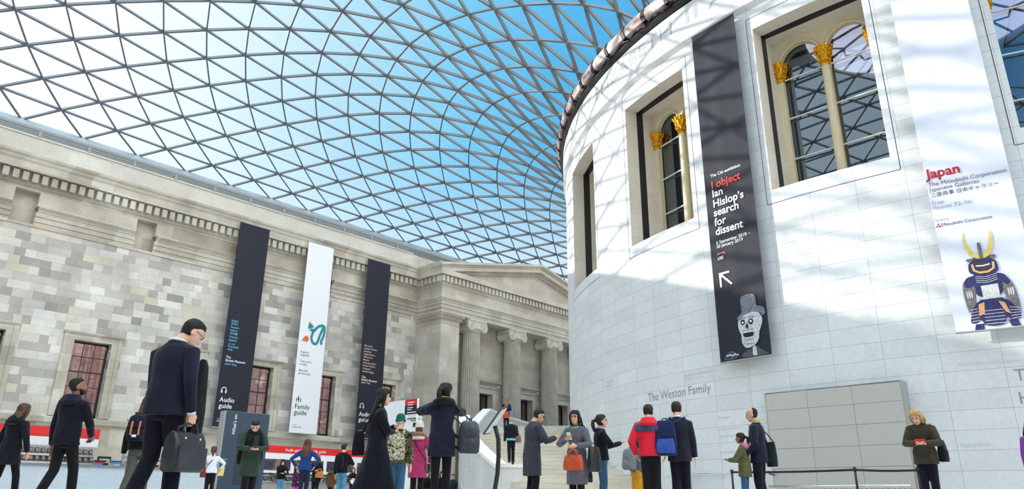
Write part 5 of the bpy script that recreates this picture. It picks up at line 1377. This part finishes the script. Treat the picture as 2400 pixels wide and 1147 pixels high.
# ---------------- things carried
def carried(P, name, label, cat, base):
    r = P['root']; s = P['s']; b = Vector(base); c_, s_ = math.cos(P['rz']), math.sin(P['rz'])
    o = thing(name, label, cat, (P['loc'][0]+(b.x*c_-b.y*s_)*s, P['loc'][1]+(b.x*s_+b.y*c_)*s, P['loc'][2]+b.z*s), P['rz'], None, s)
    return o, Matrix.Translation(-b)
def rrect(cx, cy, z, hx, hy, n=20, e=.45):
    out = []
    for k in range(n):
        a = 2*pi*k/n; c, s = math.cos(a), math.sin(a)
        out.append(Vector((cx+hx*math.copysign(abs(c)**e, c), cy+hy*math.copysign(abs(s)**e, s), z)))
    return out
def backpack(P, label, mat_, w=.30, h=.44, d=.17, z=.98, y=-.13, strap=None, pocket=None, x=0, tan=None, tab=None, drop=0):
    T = P['T']; y0 = y-d/2-.01
    o, M = carried(P, 'backpack', label, 'backpack', T((x, y0, z)))
    def sec(cy, hy, zs): return [[T(q) for q in rrect(x, cy, zz_, w/2*f, hy*g)] for zz_, f, g in zs]
    m_ = MB(); m_.rings(sec(y0, d/2, [(z, .82, .8), (z+.03, .96, .98), (z+h*.3, 1, 1.0), (z+h*.7, .95, .92), (z+h*.92, .8, .75), (z+h, .55, .5)])); bb_ = auto_smooth(m_.xform(M).build('bag_body', mat_, o), 60)
    m_ = MB(); m_.rings(sec(y0-d/2, d*.22, [(z+.03, .7, .7), (z+.05, .82, 1), (z+h*.3, .82, 1), (z+h*.46, .7, .7)])); auto_smooth(m_.xform(M).build('front_pocket', pocket or mat_, o), 60)
    for sd in (-1, 1):
        m_ = MB(); m_.tube([T((x+sd*.09, y0+d/2, z+h*.9)), T((sd*.115, -.06, 1.49)), T((sd*.125, .08, 1.44)), T((sd*.13, .145, 1.3)), T((sd*.15, .11, 1.12)), T((sd*.15, -.02, 1.05)), T((x+sd*.13, y0+d/2, z+.06))], .026, 8, flat=.4); m_.xform(M).build('strap', strap or mat_, o, smooth=True)
    m_ = MB(); m_.tube([T((x-.04, y0+.03, z+h*.98)), T((x-.03, y0+.03, z+h+.035)), T((x+.03, y0+.03, z+h+.035)), T((x+.04, y0+.03, z+h*.98))], .01, 6); m_.xform(M).build('grab_handle', strap or mat_, o, smooth=True)
    if tan:
        m_ = MB(); m_.rings(sec(y0-.012, d/2+.012, [(z+h*.52, .98, 1.04), (z+h*.7, 1.0, 1.02), (z+h*.93, .86, .85), (z+h*1.01, .6, .55)])); fl_ = auto_smooth(m_.xform(M).build('flap', mat_, o), 60)
        for sd in (-1, 1):
            m_ = MB(); m_.tube([T((x+sd*.06, y0-d/2-.03, z+h*.75)), T((x+sd*.06, y0-d/2-.05, z+h*.45)), T((x+sd*.06, y0-d/2-.045, z+h*.2))], .016, 6, flat=.4); m_.xform(M).build('buckle_strap', tan, fl_)
    if tab:
        m_ = MB(); a = T((x-.03, y0-d/2-.045, z+.06)); m_.add([T((x-.035, y0-d/2-.05, z+.05)), T((x+.035, y0-d/2-.05, z+.05)), T((x+.035, y0-d/2-.05, z+.09)), T((x-.035, y0-d/2-.05, z+.09))], [(0, 1, 2, 3)]); m_.xform(M).build('label_patch', tab, bb_, fixn=False)
    return o
def handbag(P, name, label, mat_, c, w=.36, h=.26, d=.13, strap_to=None, handles=True, rot=0, trim=None, flapm=None):
    c = Vector(c); o, M = carried(P, name, label, 'bag', c)
    Rz = Matrix.Rotation(rot, 4, 'Z'); G = lambda v: c+Rz @ Vector(v)
    m_ = MB(); m_.rings([[G(q) for q in rrect(0, 0, z*h, w/2*f, d/2*g, 20, .6)] for z, f, g in ((0, .9, .85), (.05, .99, 1), (.4, 1, 1), (.8, .9, .7), (1, .82, .35))]); auto_smooth(m_.xform(M).build('bag_body', mat_, o), 60)
    if handles:
        for sd in (-1, 1):
            m_ = MB(); m_.tube([G((-w*.22, sd*d*.25, h*.85)), G((-w*.18, sd*d*.3, h*1.25)), G((0, sd*d*.3, h*1.42)), G((w*.18, sd*d*.3, h*1.25)), G((w*.22, sd*d*.25, h*.85))], .012, 6); m_.xform(M).build('handle', trim or mat_, o, smooth=True)
    if strap_to:
        m_ = MB(); pts = [G((w*.4, 0, h*.95))]+[Vector(q) for q in strap_to]+[G((-w*.4, 0, h*.95))]; m_.tube(pts, .014, 6, flat=.5); m_.xform(M).build('shoulder_strap', trim or mat_, o, smooth=True)
    m_ = MB(); m_.rings([[G(q) for q in rrect(0, 0, z, w*.36, d*.5+.008, 16, .6)] for z in (h*.18, h*.2, h*.48, h*.5)]); auto_smooth(m_.xform(M).build('front_pocket', flapm or mat_, o), 60)
    return o
def phone(P, label, mat_, sd=1, two=False, size=1.0):
    palm, d, inw, side = P['hands'][sd]; c = palm+inw*.03
    if two: c = (P['hands'][1][0]+P['hands'][-1][0])/2+Vector((0, .03, .03))
    o, M = carried(P, 'phone', label, 'phone', c)
    up = Vector((0, .55, .8)).normalized(); rt = Vector((1, 0, 0)); n_ = rt.cross(up)
    a, b_, t_ = .037*size, .072*size, .005
    if two: a, b_ = b_, a
    m_ = MB(); m_.hexa([c+rt*(x*a)+up*(y*b_)+n_*z for z in (-t_, t_) for x, y in ((-1, -1), (1, -1), (1, 1), (-1, 1))]); pc_ = m_.xform(M).build('phone_case', mat_, o)
    m_ = MB(); m_.add([c+rt*(x*a*.88)+up*(y*b_*.9)+n_*(-t_-.0008 if n_.y > 0 else t_+.0008) for x, y in ((-1, -1), (1, -1), (1, 1), (-1, 1))], [(0, 1, 2, 3)]); m_.xform(M).build('screen', M_HAND, pc_, fixn=False); return o

# ---------------------------------------------------------------- the crowd
C_NAVY = cloth('navy', srgb(28, 30, 48)); C_DNAVY = cloth('dark_navy', srgb(20, 20, 32)); C_BLACK = cloth('black', (.008, .008, .010)); C_SUIT = cloth('suit_navy', srgb(24, 26, 44), .8, .15, .15, 16)
C_GREY = cloth('charcoal', srgb(58, 60, 68)); C_LGREY = cloth('mid_grey', srgb(96, 98, 106)); C_JEAN = cloth('jeans', srgb(56, 92, 122)); C_LJEAN = cloth('light_jeans', srgb(84, 136, 168)); C_DJEAN = cloth('dark_jeans', srgb(34, 42, 62))
C_OLIVE = cloth('olive', srgb(62, 56, 44)); C_GREEN = cloth('dark_green', srgb(50, 62, 54)); C_MAG = cloth('magenta', srgb(168, 52, 96)); C_RED = cloth('red_shell', srgb(222, 34, 56), .6, .12, .3); C_CREAM = cloth('cream_knit', srgb(222, 212, 196), .95, .1, .9, 30)
C_FUR = cloth('tan_fur', srgb(150, 112, 84), .95, .4, 1, 40); C_DFUR = cloth('black_fur', (.012, .010, .012), .95, .4, 1, 40); C_WHITE = cloth('white_cotton', srgb(236, 238, 242), .9, .04); C_GTR = cloth('grey_green_trousers', srgb(84, 86, 78)); C_PINK = cloth('pink', srgb(226, 120, 150)); C_KHAKI = cloth('khaki_green', srgb(92, 92, 56)); C_MUST = cloth('mustard', srgb(206, 142, 36)); C_BLUE = cloth('blue_jacket', srgb(34, 62, 122)); C_BROWN = cloth('brown_coat', srgb(92, 66, 44)); C_TAN = cloth('tan_jacket', srgb(150, 112, 90)); C_PURP = cloth('purple', srgb(120, 60, 150)); C_SKY = cloth('pale_blue_shirt', srgb(120, 190, 215)); C_ORNG = cloth('orange', srgb(220, 84, 40)); C_LEAF = cloth('green_cap', srgb(20, 92, 78))
LTH = plain('black_leather', (.014, .015, .018), .32, 0, .4, 8, .3); LTH_N = plain('slate_leather', srgb(42, 46, 56), .35, 0, .35, 8, .3); LTH_O = plain('orange_leather', srgb(196, 74, 30), .4, 0, .15, 8, .2); LTH_T = plain('tan_leather', srgb(196, 120, 60), .45, 0, .2, 8, .2); LTH_B = plain('brown_leather', srgb(112, 84, 72), .5, 0, .2)
def pattern(name, cols, scale, tex='noise'):
    m, t, p, o = new_mat(name); oc = obj_coord(t)
    if tex == 'noise': f = t.noise(oc, scale, 2, .5)
    else:
        v = t.n('ShaderNodeTexVoronoi'); t.put(v.inputs['Vector'], oc); v.inputs['Scale'].default_value = scale; f = v.outputs['Distance']
    t.L.new(t.ramp(f, cols, 'CONSTANT'), p.inputs['Base Color']); p.inputs['Roughness'].default_value = .9; p.inputs['Specular IOR Level'].default_value = .15; return m
CAMO = pattern('camouflage_jacket', [(0, srgb(40, 36, 32)), (.42, srgb(92, 84, 60)), (.5, srgb(70, 82, 52)), (.58, srgb(150, 134, 104)), (.66, srgb(48, 42, 36))], 9)
CAMO2 = pattern('camouflage_pack', [(0, srgb(66, 56, 44)), (.42, srgb(196, 186, 160)), (.5, srgb(120, 104, 78)), (.56, srgb(226, 220, 204)), (.64, srgb(84, 70, 52))], 17)
DOTS = pattern('speckled_white_knit', [(0, srgb(90, 92, 110)), (.22, srgb(232, 234, 240))], 34, 'vor'); FLOR = pattern('floral_pink', [(0, srgb(200, 80, 150)), (.3, srgb(40, 24, 44)), (.55, srgb(60, 30, 60))], 16, 'vor')
NEAR, MID, FAR = .011, .014, .018

P = person('person in a dark navy coat walking past the desk, farthest left', 61, 948, 1.62, 40, arms=('down', 'pocket'), stride=.55, female=True, top=dict(m=C_DNAVY, hem=.70, flare=1.12, hood=C_DNAVY), bottom=('trousers', C_BLACK, .86), hair=('medium', 'brown'), head=(15, 5), lean=4)
handbag(P, 'shoulder_bag', 'dark shoulder bag at the left hip of the person in the navy coat', LTH, (-.25, .02, .74), strap_to=[(-.20, .03, 1.1), (-.17, 0, 1.46), (-.2, -.1, 1.2)], handles=False)
P = person('bearded person in a dark navy hooded jacket looking up at the wall', 180, 887, 1.80, 42, SKIN_B, arms=('down', 'low'), head=(38, -14), stride=.45, top=dict(m=C_DNAVY, hem=.84, hood=C_NAVY), bottom=('trousers', C_BLACK, .95), hair=('short', 'black'), extra=[beard(HAIR['black'])])
phone(P, 'dark phone held low by the bearded person', M_HAND, 1)
P = person('long-haired person in a black sweater and grey-green trousers behind the suit', 352, 931, 1.64, 20, SKIN_L, arms=('down', 'down'), stride=.5, female=True, top=dict(m=C_BLACK, hem=.9, n='sweater'), bottom=('trousers', C_GTR, .95), hair=('long', 'brown', .4), head=(20, 0), extra=[strands(plain('red_sunglasses', srgb(150, 40, 50), .3))])
backpack(P, 'dark navy backpack with two tan buckle straps', C_NAVY, .30, .40, .15, 1.03, tan=LTH_T, tab=M_PRINTW)
m_ = MB(); o, M = carried(P, 'jacket', 'tan jacket bundled at the back of the man in the suit', 'jacket', P['T']((.26, .05, 1.2)))
for k in range(3): m_.tube([(.14+.03*k, .1, 1.34-.04*k), (.2+.03*k, .13, 1.26-.03*k), (.25+.02*k, .1, 1.14-.02*k), (.27, .06, 1.06)], [.04, .055, .055, .04], 10)
soft(m_.xform(M).build('draped_cloth', C_TAN, o), .012, 4)
P = person('tall person in a navy suit carrying a black briefcase, nearest on the left', 470, 757, 1.80, 40, SKIN_L, arms=(((.14, .26, .98), (.15, -.6, -.6)), ((.24, .05, .865), (.5, -.8, 0))), head=(30, 30), lean=3, stride=.3, top=dict(m=C_SUIT, hem=.84, shirt=C_WHITE, flare=1.04), bottom=('trousers', C_DNAVY, 1.05), hair=('short', 'black'), extra=[glasses], vox=.009, curl=2.2)
pl, d, inw, sd_ = P['hands'][1]
c0 = pl+Vector((0, -.04, -.40)); o, M = carried(P, 'briefcase', 'bulging black leather briefcase hanging from the hand of the person in the suit', 'briefcase', c0)
m_ = MB(); H_ = .33
def bs(z, f, g): return rrect(c0.x+.0, c0.y, c0.z+z, .08*g, .195*f, 24, .4)
m_.rings([bs(0, .93, .8), bs(.015, 1, 1), bs(.12, 1.02, 1.1), bs(.26, 1.0, .9), bs(H_-.02, .97, .55), bs(H_, .9, .3)]); auto_smooth(m_.xform(M).build('case_body', LTH, o), 60); cb_ = o.children[0] if o.children else o
for s in (-1, 1):
    m_ = MB(); x_ = c0.x+s*.03
    m_.tube([(x_, c0.y-.09, c0.z+H_-.05), (x_, c0.y-.08, c0.z+H_+.03), (pl.x, pl.y-.05, pl.z-.0), (pl.x, pl.y+.05, pl.z-.0), (x_, c0.y+.08, c0.z+H_+.03), (x_, c0.y+.09, c0.z+H_-.05)], .011, 8); m_.xform(M).build('handle', LTH, o, smooth=True)
    m_ = MB()
    for yy in (-.09, .09): m_.sphere((c0.x+s*.068, c0.y+yy, c0.z+H_-.06), .012, 8, 6)
    m_.xform(M).build('ring', M_CHROME, cb_, smooth=True)
m_ = MB(); m_.rings([[Vector((c0.x+sx, c0.y+yy, c0.z+zz_)) for yy, zz_ in ((-.17, .03), (.17, .03), (.17, .2), (-.17, .2))] for sx in (.07, .098)]); m_.xform(M).build('front_pocket', LTH_N, o)
o, M = carried(P, 'coat', 'black coat draped over the far arm of the person in the suit', 'coat', (.16, .2, .6))
m_ = MB(); R = []
for z, hx, hy, yo in ((1.36, .02, .03, 0), (1.3, .035, .06, 0), (1.1, .04, .08, .0), (.9, .04, .09, .01), (.72, .035, .09, .01), (.6, .025, .08, .01)): R.append(rrect(.16, .2+yo, z, hx, hy, 18, .7))
m_.rings(R); soft(m_.xform(M).build('draped_cloth', C_BLACK, o), .012, 5)

P = person('small person in a speckled white top beside the blue slab sign', 503, 1047, 1.46, 5, SKIN_A, arms=('hip', 'hip'), female=True, top=dict(m=DOTS, hem=.92, n='top', sleeve=.85), bottom=('trousers', C_BLACK, .95), hair=('pony', 'brown'), vox=MID)
handbag(P, 'shoulder_bag', 'dark red shoulder bag on the hip of the person in the speckled top', plain('wine_leather', srgb(120, 28, 44), .5), (-.22, -.06, .78), .2, .3, .1, strap_to=[(-.16, -.14, 1.1), (0, -.16, 1.3), (.12, -.05, 1.5)], handles=False)
o, M = carried(P, 'paper_folder', 'yellow paper folder held at the waist of the person in the speckled top', 'folder', (.27, .06, .86)); MB().hexa([(.22, .0, .84), (.38, .1, .84), (.38, .12, .84), (.22, .02, .84), (.24, .0, 1.12), (.4, .1, 1.12), (.4, .12, 1.12), (.24, .02, 1.12)]).xform(M).build('sheet', plain('yellow_paper', srgb(226, 206, 120), .8), o)
P = person('person in a dark green coat and black scarf bent over a phone', 600, 988, 1.80, 172, SKIN_L, arms=('phone', 'phone'), head=(8, 38), lean=7, stride=.25, top=dict(m=C_GREEN, hem=.56, flare=1.18, fit=1.08, bulk=1.15), bottom=('trousers', C_BLACK, 1.05), hair=('short', 'black'), fc=True, extra=[scarf(C_DFUR, .045, .105)], vox=NEAR)
phone(P, 'black phone held in both hands by the person in the dark green coat', M_HAND, 1, True); backpack(P, 'large black backpack behind the person in the dark green coat', C_BLACK, .52, .58, .24, .78)
P = person('dark-haired person in a black jacket and jeans reading a phone before the audio guide stand', 664, 1078, 1.62, 178, SKIN_A, arms=('phone', 'cross'), head=(0, 20), female=True, top=dict(m=C_BLACK, hem=.9, collar=C_NAVY), bottom=('trousers', C_LJEAN, .9), hair=('medium', 'black'), fc=True, vox=FAR)
phone(P, 'pale phone in the hands of the dark-haired person in jeans', M_PRINTW, 1)
P = person('child in a floral top and pink leggings left of the blue jacket', 697, 1096, 1.38, 140, SKIN_A, arms=('down', 'low'), female=True, top=dict(m=FLOR, hem=.72, flare=1.2, n='tunic'), bottom=('trousers', cloth('hot_pink', srgb(214, 60, 180)), .9), hair=('long', 'black', .32), fc=True, vox=FAR)
P = person('person in a bright blue jacket with long brown hair, hands on hips', 722, 1031, 1.70, 12, SKIN_L, arms=('hip', 'hip'), female=True, top=dict(m=C_BLUE, hem=.9), bottom=('trousers', C_DJEAN, .95), hair=('long', 'auburn', .36), vox=MID)
P = person('blond person in a black coat right of the blue jacket', 745, 1066, 1.66, 205, SKIN_L, arms=('down', 'cross'), female=True, top=dict(m=C_BLACK, hem=.72), bottom=('trousers', C_BLACK, .95), hair=('medium', 'dirty'), fc=True, vox=FAR)
handbag(P, 'handbag', 'tan handbag on the arm of the blond person in black', LTH_T, (-.2, .16, .88), .34, .24, .12)
P = person('small child in a brown coat between the blond person and the blue jeans', 779, 1094, 1.30, 20, SKIN_L, arms=('down', 'down'), female=True, top=dict(m=C_BROWN, hem=.7, flare=1.25, hood=C_BROWN), bottom=('trousers', C_BLACK, .9), hair=('long', 'dark', .28), vox=FAR)
P = person('person in a black jacket and light blue jeans facing the stand', 808, 1041, 1.76, 30, SKIN_L, arms=('down', 'chest'), top=dict(m=C_BLACK, hem=.88, bulk=1.1), bottom=('trousers', C_LJEAN, 1.0), hair=('short', 'dark'), vox=MID)
backpack(P, 'small black backpack on the person in light blue jeans', C_DNAVY, .28, .42, .16, 1.0)
P = person('person in black holding a white bundle beside the light blue jeans', 829, 1097, 1.35, 178, SKIN_A, arms=('cross', 'phone'), head=(0, -15), female=True, top=dict(m=C_BLACK, hem=.85), bottom=('trousers', C_BLACK, 1.0), hair=('medium', 'dark'), fc=True, vox=FAR)
o, M = carried(P, 'bag', 'white cloth bundle in the arms of the person in black', 'bag', (0, .25, .92)); m_ = MB(); m_.sphere((0, .28, 1.04), (.15, .1, .16), 14, 10); soft(m_.xform(M).build('cloth_bundle', C_WHITE, o), .02, 3)

P = person('long-haired person in a long black coat with a lime lanyard, in profile', 900, 913, 1.66, 84, SKIN_L, arms=('chest', 'cross'), head=(6, 2), stride=.5, female=True, top=dict(m=C_DNAVY, hem=.22, flare=1.32, n='coat'), bottom=('trousers', C_BLACK, .9), hair=('long', 'black', .56), fc=True, extra=[lanyard()], vox=NEAR)
handbag(P, 'shoulder_bag', 'dark plum shoulder bag behind the long black coat', plain('plum_leather', srgb(28, 16, 24), .85, 0, .1, 8, 0, .15), (-.02, -.28, .78), .22, .34, .1, strap_to=[(.1, -.2, 1.2), (.12, -.02, 1.5), (-.02, -.2, 1.3)], handles=False, rot=.6)
P = person('child in a green cap and camouflage jacket', 940, 975, 1.50, 12, SKIN_L, arms=('pocket', 'down'), head=(10, 0), top=dict(m=CAMO, hem=.86, bulk=1.15, fit=1.05), bottom=('trousers', C_JEAN, 1.05), hair=('cap', C_LEAF), vox=NEAR)
backpack(P, 'pale camouflage backpack on the child in the green cap', CAMO2, .34, .50, .18, .90)
P = person('person in a magenta coat and cream bobble hat', 984, 990, 1.60, 8, SKIN_L, arms=('pocket', 'pocket'), female=True, top=dict(m=C_MAG, hem=.60, flare=1.06, bulk=1.2, hood=C_CREAM, fur=C_FUR), bottom=('trousers', C_BLACK, .9), hair=('beanie', C_CREAM, 'pom', 'brown'), vox=NEAR)
m_ = MB(); T = P['T']; o, M = carried(P, 'shoulder_bag', 'thin black bag strap and small pouch across the magenta coat', 'bag', (.25, .0, .8)); m_.tube([T((-.13, -.08, 1.45)), T((-.02, -.17, 1.25)), T((.16, -.17, 1.0)), T((.21, -.12, .86))], .009, 6); m_.xform(M).build('strap', C_BLACK, o); m_ = MB(); m_.rings([rrect(.25, -.02, z, .035, .07) for z in (.72, .74, .86, .88)]); m_.xform(M).build('pouch', LTH, o)
P = person('ponytailed person in a navy coat taking a photo, leather rucksack at the side', 1046, 900, 1.70, -6, SKIN_A, arms=('high', 'high'), head=(38, 2), female=True, top=dict(m=C_NAVY, hem=.74, flare=1.22, bulk=1.15, fur=C_DFUR), bottom=('trousers', C_BLACK, .86), hair=('pony', 'black'), extra=[glasses, lanyard(LIME, 1.535), strands(M_PRINTW)], vox=NEAR)
backpack(P, 'slate leather rucksack slung at the right side of the ponytailed person', LTH_N,   .30, .44, .20, .78, y=-.04, x=.36, strap=LTH_N)
phone(P, 'dark phone raised by the ponytailed person in the navy coat', M_HAND, 1)
# on the stairs
P = person('distant person with an orange bag at the top of the stairs', 1187, 934, 1.62, 0, SKIN_L, arms=('down', 'down'), female=True, stride=.3, z0=3.33, top=dict(m=C_BLACK, hem=.92), bottom=('trousers', C_DJEAN, .9), hair=('long', 'dirty', .3), vox=FAR)
handbag(P, 'handbag', 'orange bag at the back of the distant person on the stairs', C_ORNG, (-.02, -.2, .72), .34, .34, .1, handles=False); handbag(P, 'shoulder_bag', 'pale blue shoulder bag of the distant person on the stairs', plain('bag_blue', srgb(80, 150, 205), .6), (.25, -.05, .68), .18, .42, .1, strap_to=[(.2, .02, 1.3), (.15, .0, 1.5), (.18, -.1, 1.3)], handles=False)
P = person('grey-haired person in a navy sweater climbing the stairs', 1198, 979, 1.58, -4, SKIN_L, arms=('down', 'down'), lean=8, stride=.35, z0=1.48, top=dict(m=C_DNAVY, hem=.93, n='sweater', bulk=1.1, fit=1.06), bottom=('trousers', C_DNAVY, 1.0), hair=('short', 'grey'), vox=MID)
m_ = MB(); m_.rings([[(.205*math.cos(a), .155*math.sin(a), z) for a in np.linspace(0, 2*pi, 21)[:-1]] for z in (.87, .95)]); m_.build('shirt_hem', C_SKY, P['root'])
handbag(P, 'shoulder_bag', 'brown shoulder bag of the grey-haired person on the stairs', LTH_B, (.27, -.04, .80), .22, .24, .1, strap_to=[(.22, .06, 1.2), (.14, .0, 1.5), (.2, -.12, 1.2)], handles=False)
# middle group
P = person('person in a charcoal overcoat clasping both hands, in profile before the stairs', 1268, 961, 1.76, 62, SKIN_A, arms=('raise_', 'raise_'), head=(8, 22), lean=4, top=dict(m=C_GREY, hem=.56, flare=1.05, bulk=1.15, fit=1.05, n='overcoat'), bottom=('trousers', C_BLACK, 1.05), hair=('short', 'black'), fc=True, extra=[glasses], vox=NEAR)
P = person('long-haired person in a grey coat with an orange handbag and lime scarf', 1347, 963, 1.64, 204, SKIN_A, arms=(((.12, .28, 1.1), (.8, -.5, -.4)), 'chest'), head=(-4, 4), female=True, top=dict(m=C_LGREY, hem=.44, flare=1.16, bulk=1.15, n='coat'), bottom=('trousers', C_BLACK, 1.0), hair=('long', 'black', .34), fc=True, extra=[lanyard(LIME, 1.51), glasses], vox=NEAR)
handbag(P, 'handbag', 'orange leather handbag held before the grey coat', LTH_O, (-.08, .33, .68), .38, .26, .14, trim=LTH_O); handbag(P, 'shoulder_bag', 'large black shoulder bag behind the grey coat', LTH, (-.34, -.02, .66), .3, .44, .14, strap_to=[(-.24, .08, 1.1), (-.17, .02, 1.48), (-.24, -.12, 1.2)], handles=False, rot=1.2)
phone(P, 'pale phone held at the chest of the person in the grey coat', M_PRINTW, 1)
P = person('ponytailed person in a black jacket and jeans holding up a hand, in profile', 1407, 973, 1.64, 78, SKIN_L, arms=('show', 'show'), head=(4, -6), female=True, top=dict(m=C_BLACK, hem=.9, collar=cloth('purple_collar', srgb(50, 36, 100))), bottom=('trousers', C_JEAN, .9), hair=('pony', 'dark'), fc=True, extra=[glasses], vox=NEAR)
handbag(P, 'handbag', 'pink and tan handbag beyond the ponytailed person in jeans', cloth('fuchsia_bag', srgb(176, 60, 130), .5), (-.3, .06, .86), .3, .36, .12, trim=LTH_T, flapm=LTH_T, rot=.3); handbag(P, 'shoulder_bag', 'black tote behind the jeans of the ponytailed person', LTH, (-.26, -.2, .5), .26, .3, .1)
P = person('person in a grey jacket and mustard skirt half hidden behind the red jacket', 1496, 1012, 1.58, 30, SKIN_L, arms=('down', 'down'), female=True, top=dict(m=C_LGREY, hem=.8), bottom=('skirt', C_MUST, 1.0, .34), hair=('medium', 'dark'), vox=MID)
backpack(P, 'grey backpack left of the red jacket', cloth('grey_pack', srgb(120, 122, 128)), .32, .48, .22, .86, x=-.12)
P = person('person in a red jacket with grey shoulders seen from behind', 1519, 949, 1.74, 4, SKIN_L, arms=('pocket', 'pocket'), head=(4, 4), top=dict(m=C_RED, hem=.88, bulk=1.2, fit=1.08, hood=C_RED), bottom=('trousers', C_BLACK, 1.1), hair=('short', 'dark'), vox=NEAR)
m_ = MB(); T = P['T']; m_.rings([[T((rx*math.cos(a), -.01+ry*math.sin(a), z)) for a in np.linspace(0, 2*pi, 33)[:-1]] for z, rx, ry in ((1.29, .292, .152), (1.34, .286, .152), (1.385, .268, .146), (1.42, .22, .132))]); m_.build('yoke', cloth('slate_yoke', srgb(72, 74, 104)), P['root'], smooth=True)
P = person('person in a dark suit seen from behind with a blue backpack on one shoulder', 1584, 942, 1.80, 2, SKIN_L, arms=('strap', 'down'), head=(-4, 0), top=dict(m=cloth('suit_black_blue', srgb(28, 30, 44), .8, .15, .15, 16), hem=.78, fit=1.04, shirt=C_WHITE), bottom=('trousers', C_DNAVY, 1.08), hair=('short', 'dark'), stride=.12, vox=NEAR)
backpack(P, 'blue and black backpack on the left shoulder of the person in the dark suit', cloth('navy_pack', srgb(28, 38, 74)), .36, .56, .22, .86, x=-.2, pocket=cloth('blue_pack_pocket', srgb(60, 84, 160)), strap=cloth('steel_blue_strap', srgb(50, 80, 128)))
P = person('child in a green jacket with a pink hood, in profile', 1734, 1016, 1.31, -78, SKIN_B, arms=('phone', 'phone'), head=(0, 0), female=True, top=dict(m=C_KHAKI, hem=.76, hood=C_PINK, bulk=1.15), bottom=('trousers', C_JEAN, .95), hair=('pony', 'dark'), fc=True, vox=NEAR)
P = person('balding person in a navy suit with a lime lanyard, in profile behind the child', 1760, 957, 1.76, -76, SKIN_A, arms=(((.2, .16, .94), (.5, -.8, 0)), 'pocket'), head=(-6, 4), top=dict(m=C_SUIT, hem=.80, shirt=cloth('pale_pink_shirt', srgb(226, 190, 205)), tie=cloth('pink_tie', srgb(190, 70, 120))), bottom=('trousers', C_DNAVY, 1.1), hair=('bald', 'black'), fc=True, extra=[lanyard(LIME, 1.52)], vox=NEAR)
handbag(P, 'shoulder_bag', 'dark green shoulder bag behind the balding person in the suit', cloth('bottle_bag', srgb(36, 44, 46)), (.1, -.2, .74), .2, .42, .1, strap_to=[(.12, -.1, 1.3), (.13, .0, 1.48), (.1, -.16, 1.3)], handles=False, rot=1.2)
P = person('person with short fair hair and an olive jacket looking at a red phone', 2141, 963, 1.68, 186, SKIN_L, arms=('phone', 'phone'), head=(14, 30), lean=2, female=True, top=dict(m=C_OLIVE, hem=.80, flare=1.04, bulk=1.2, fit=1.04, collar=C_OLIVE), bottom=('trousers', C_DNAVY, 1.0), hair=('bob', 'blond'), fc=True, vox=NEAR)
phone(P, 'red phone held in both hands by the fair-haired person', M_RED, 1, True, 1.1)
handbag(P, 'shoulder_bag', 'black shoulder bag at the side of the fair-haired person', C_BLACK, (-.27, -.06, .84), .2, .36, .14, strap_to=[(-.24, .1, 1.2), (-.16, .06, 1.47), (-.22, -.1, 1.2)], handles=False, rot=1.3)
P = person('person in a purple top cut by the right edge of the view', 2412, 985, 1.66, 150, SKIN_B, arms=('cross', 'down'), female=True, top=dict(m=C_PURP, hem=.92), bottom=('trousers', cloth('royal_blue', srgb(36, 50, 130)), 1.0), hair=('medium', 'black'), fc=True, vox=MID)
# seated visitors far behind the crowd
for si, (px, py, lab, mt, hr) in enumerate(((1002, 1106, 'seated person in black beyond the magenta coat', C_BLACK, ('medium', 'dark')), (1017, 1108, 'seated person in dark blue beyond the ponytailed person, left one', C_NAVY, ('short', 'dark')), (1036, 1106, 'seated person leaning forward beyond the ponytailed person, right one', C_DNAVY, ('medium', 'black')), (1062, 1112, 'seated person in grey behind the black stockings of the ponytailed person', C_GREY, ('short', 'brown')))):
    P = person(lab, px, py, 1.70, 176, SKIN_L, arms=('low', 'low'), sit=True, top=dict(m=mt, hem=.9), bottom=('trousers', C_DNAVY, 1.0), hair=hr, fc=True, vox=FAR, lean=8)
    bx_ = P['loc']
    o = thing('stool', 'low dark stool under the ' + lab.split(' beyond')[0].split(' behind')[0]+[' at left', ' left of centre', ' leaning forward', ' far right'][si], 'stool', (bx_[0], bx_[1], FL), P['rz']); MB().box(-.22, .22, -.2, .2, .37, .41).build('seat', M_BLACK, o)
    for sx in (-.18, .18):
        for sy_ in (-.16, .16): MB().box(sx-.02, sx+.02, sy_-.02, sy_+.02, 0, .37).build('leg', M_BLACK, o)

# ---------------------------------------------------------------- everything down to the floor at zero
for o in SC.objects:
    if o.parent is None and o.type != 'LIGHT': o.location.z -= FL
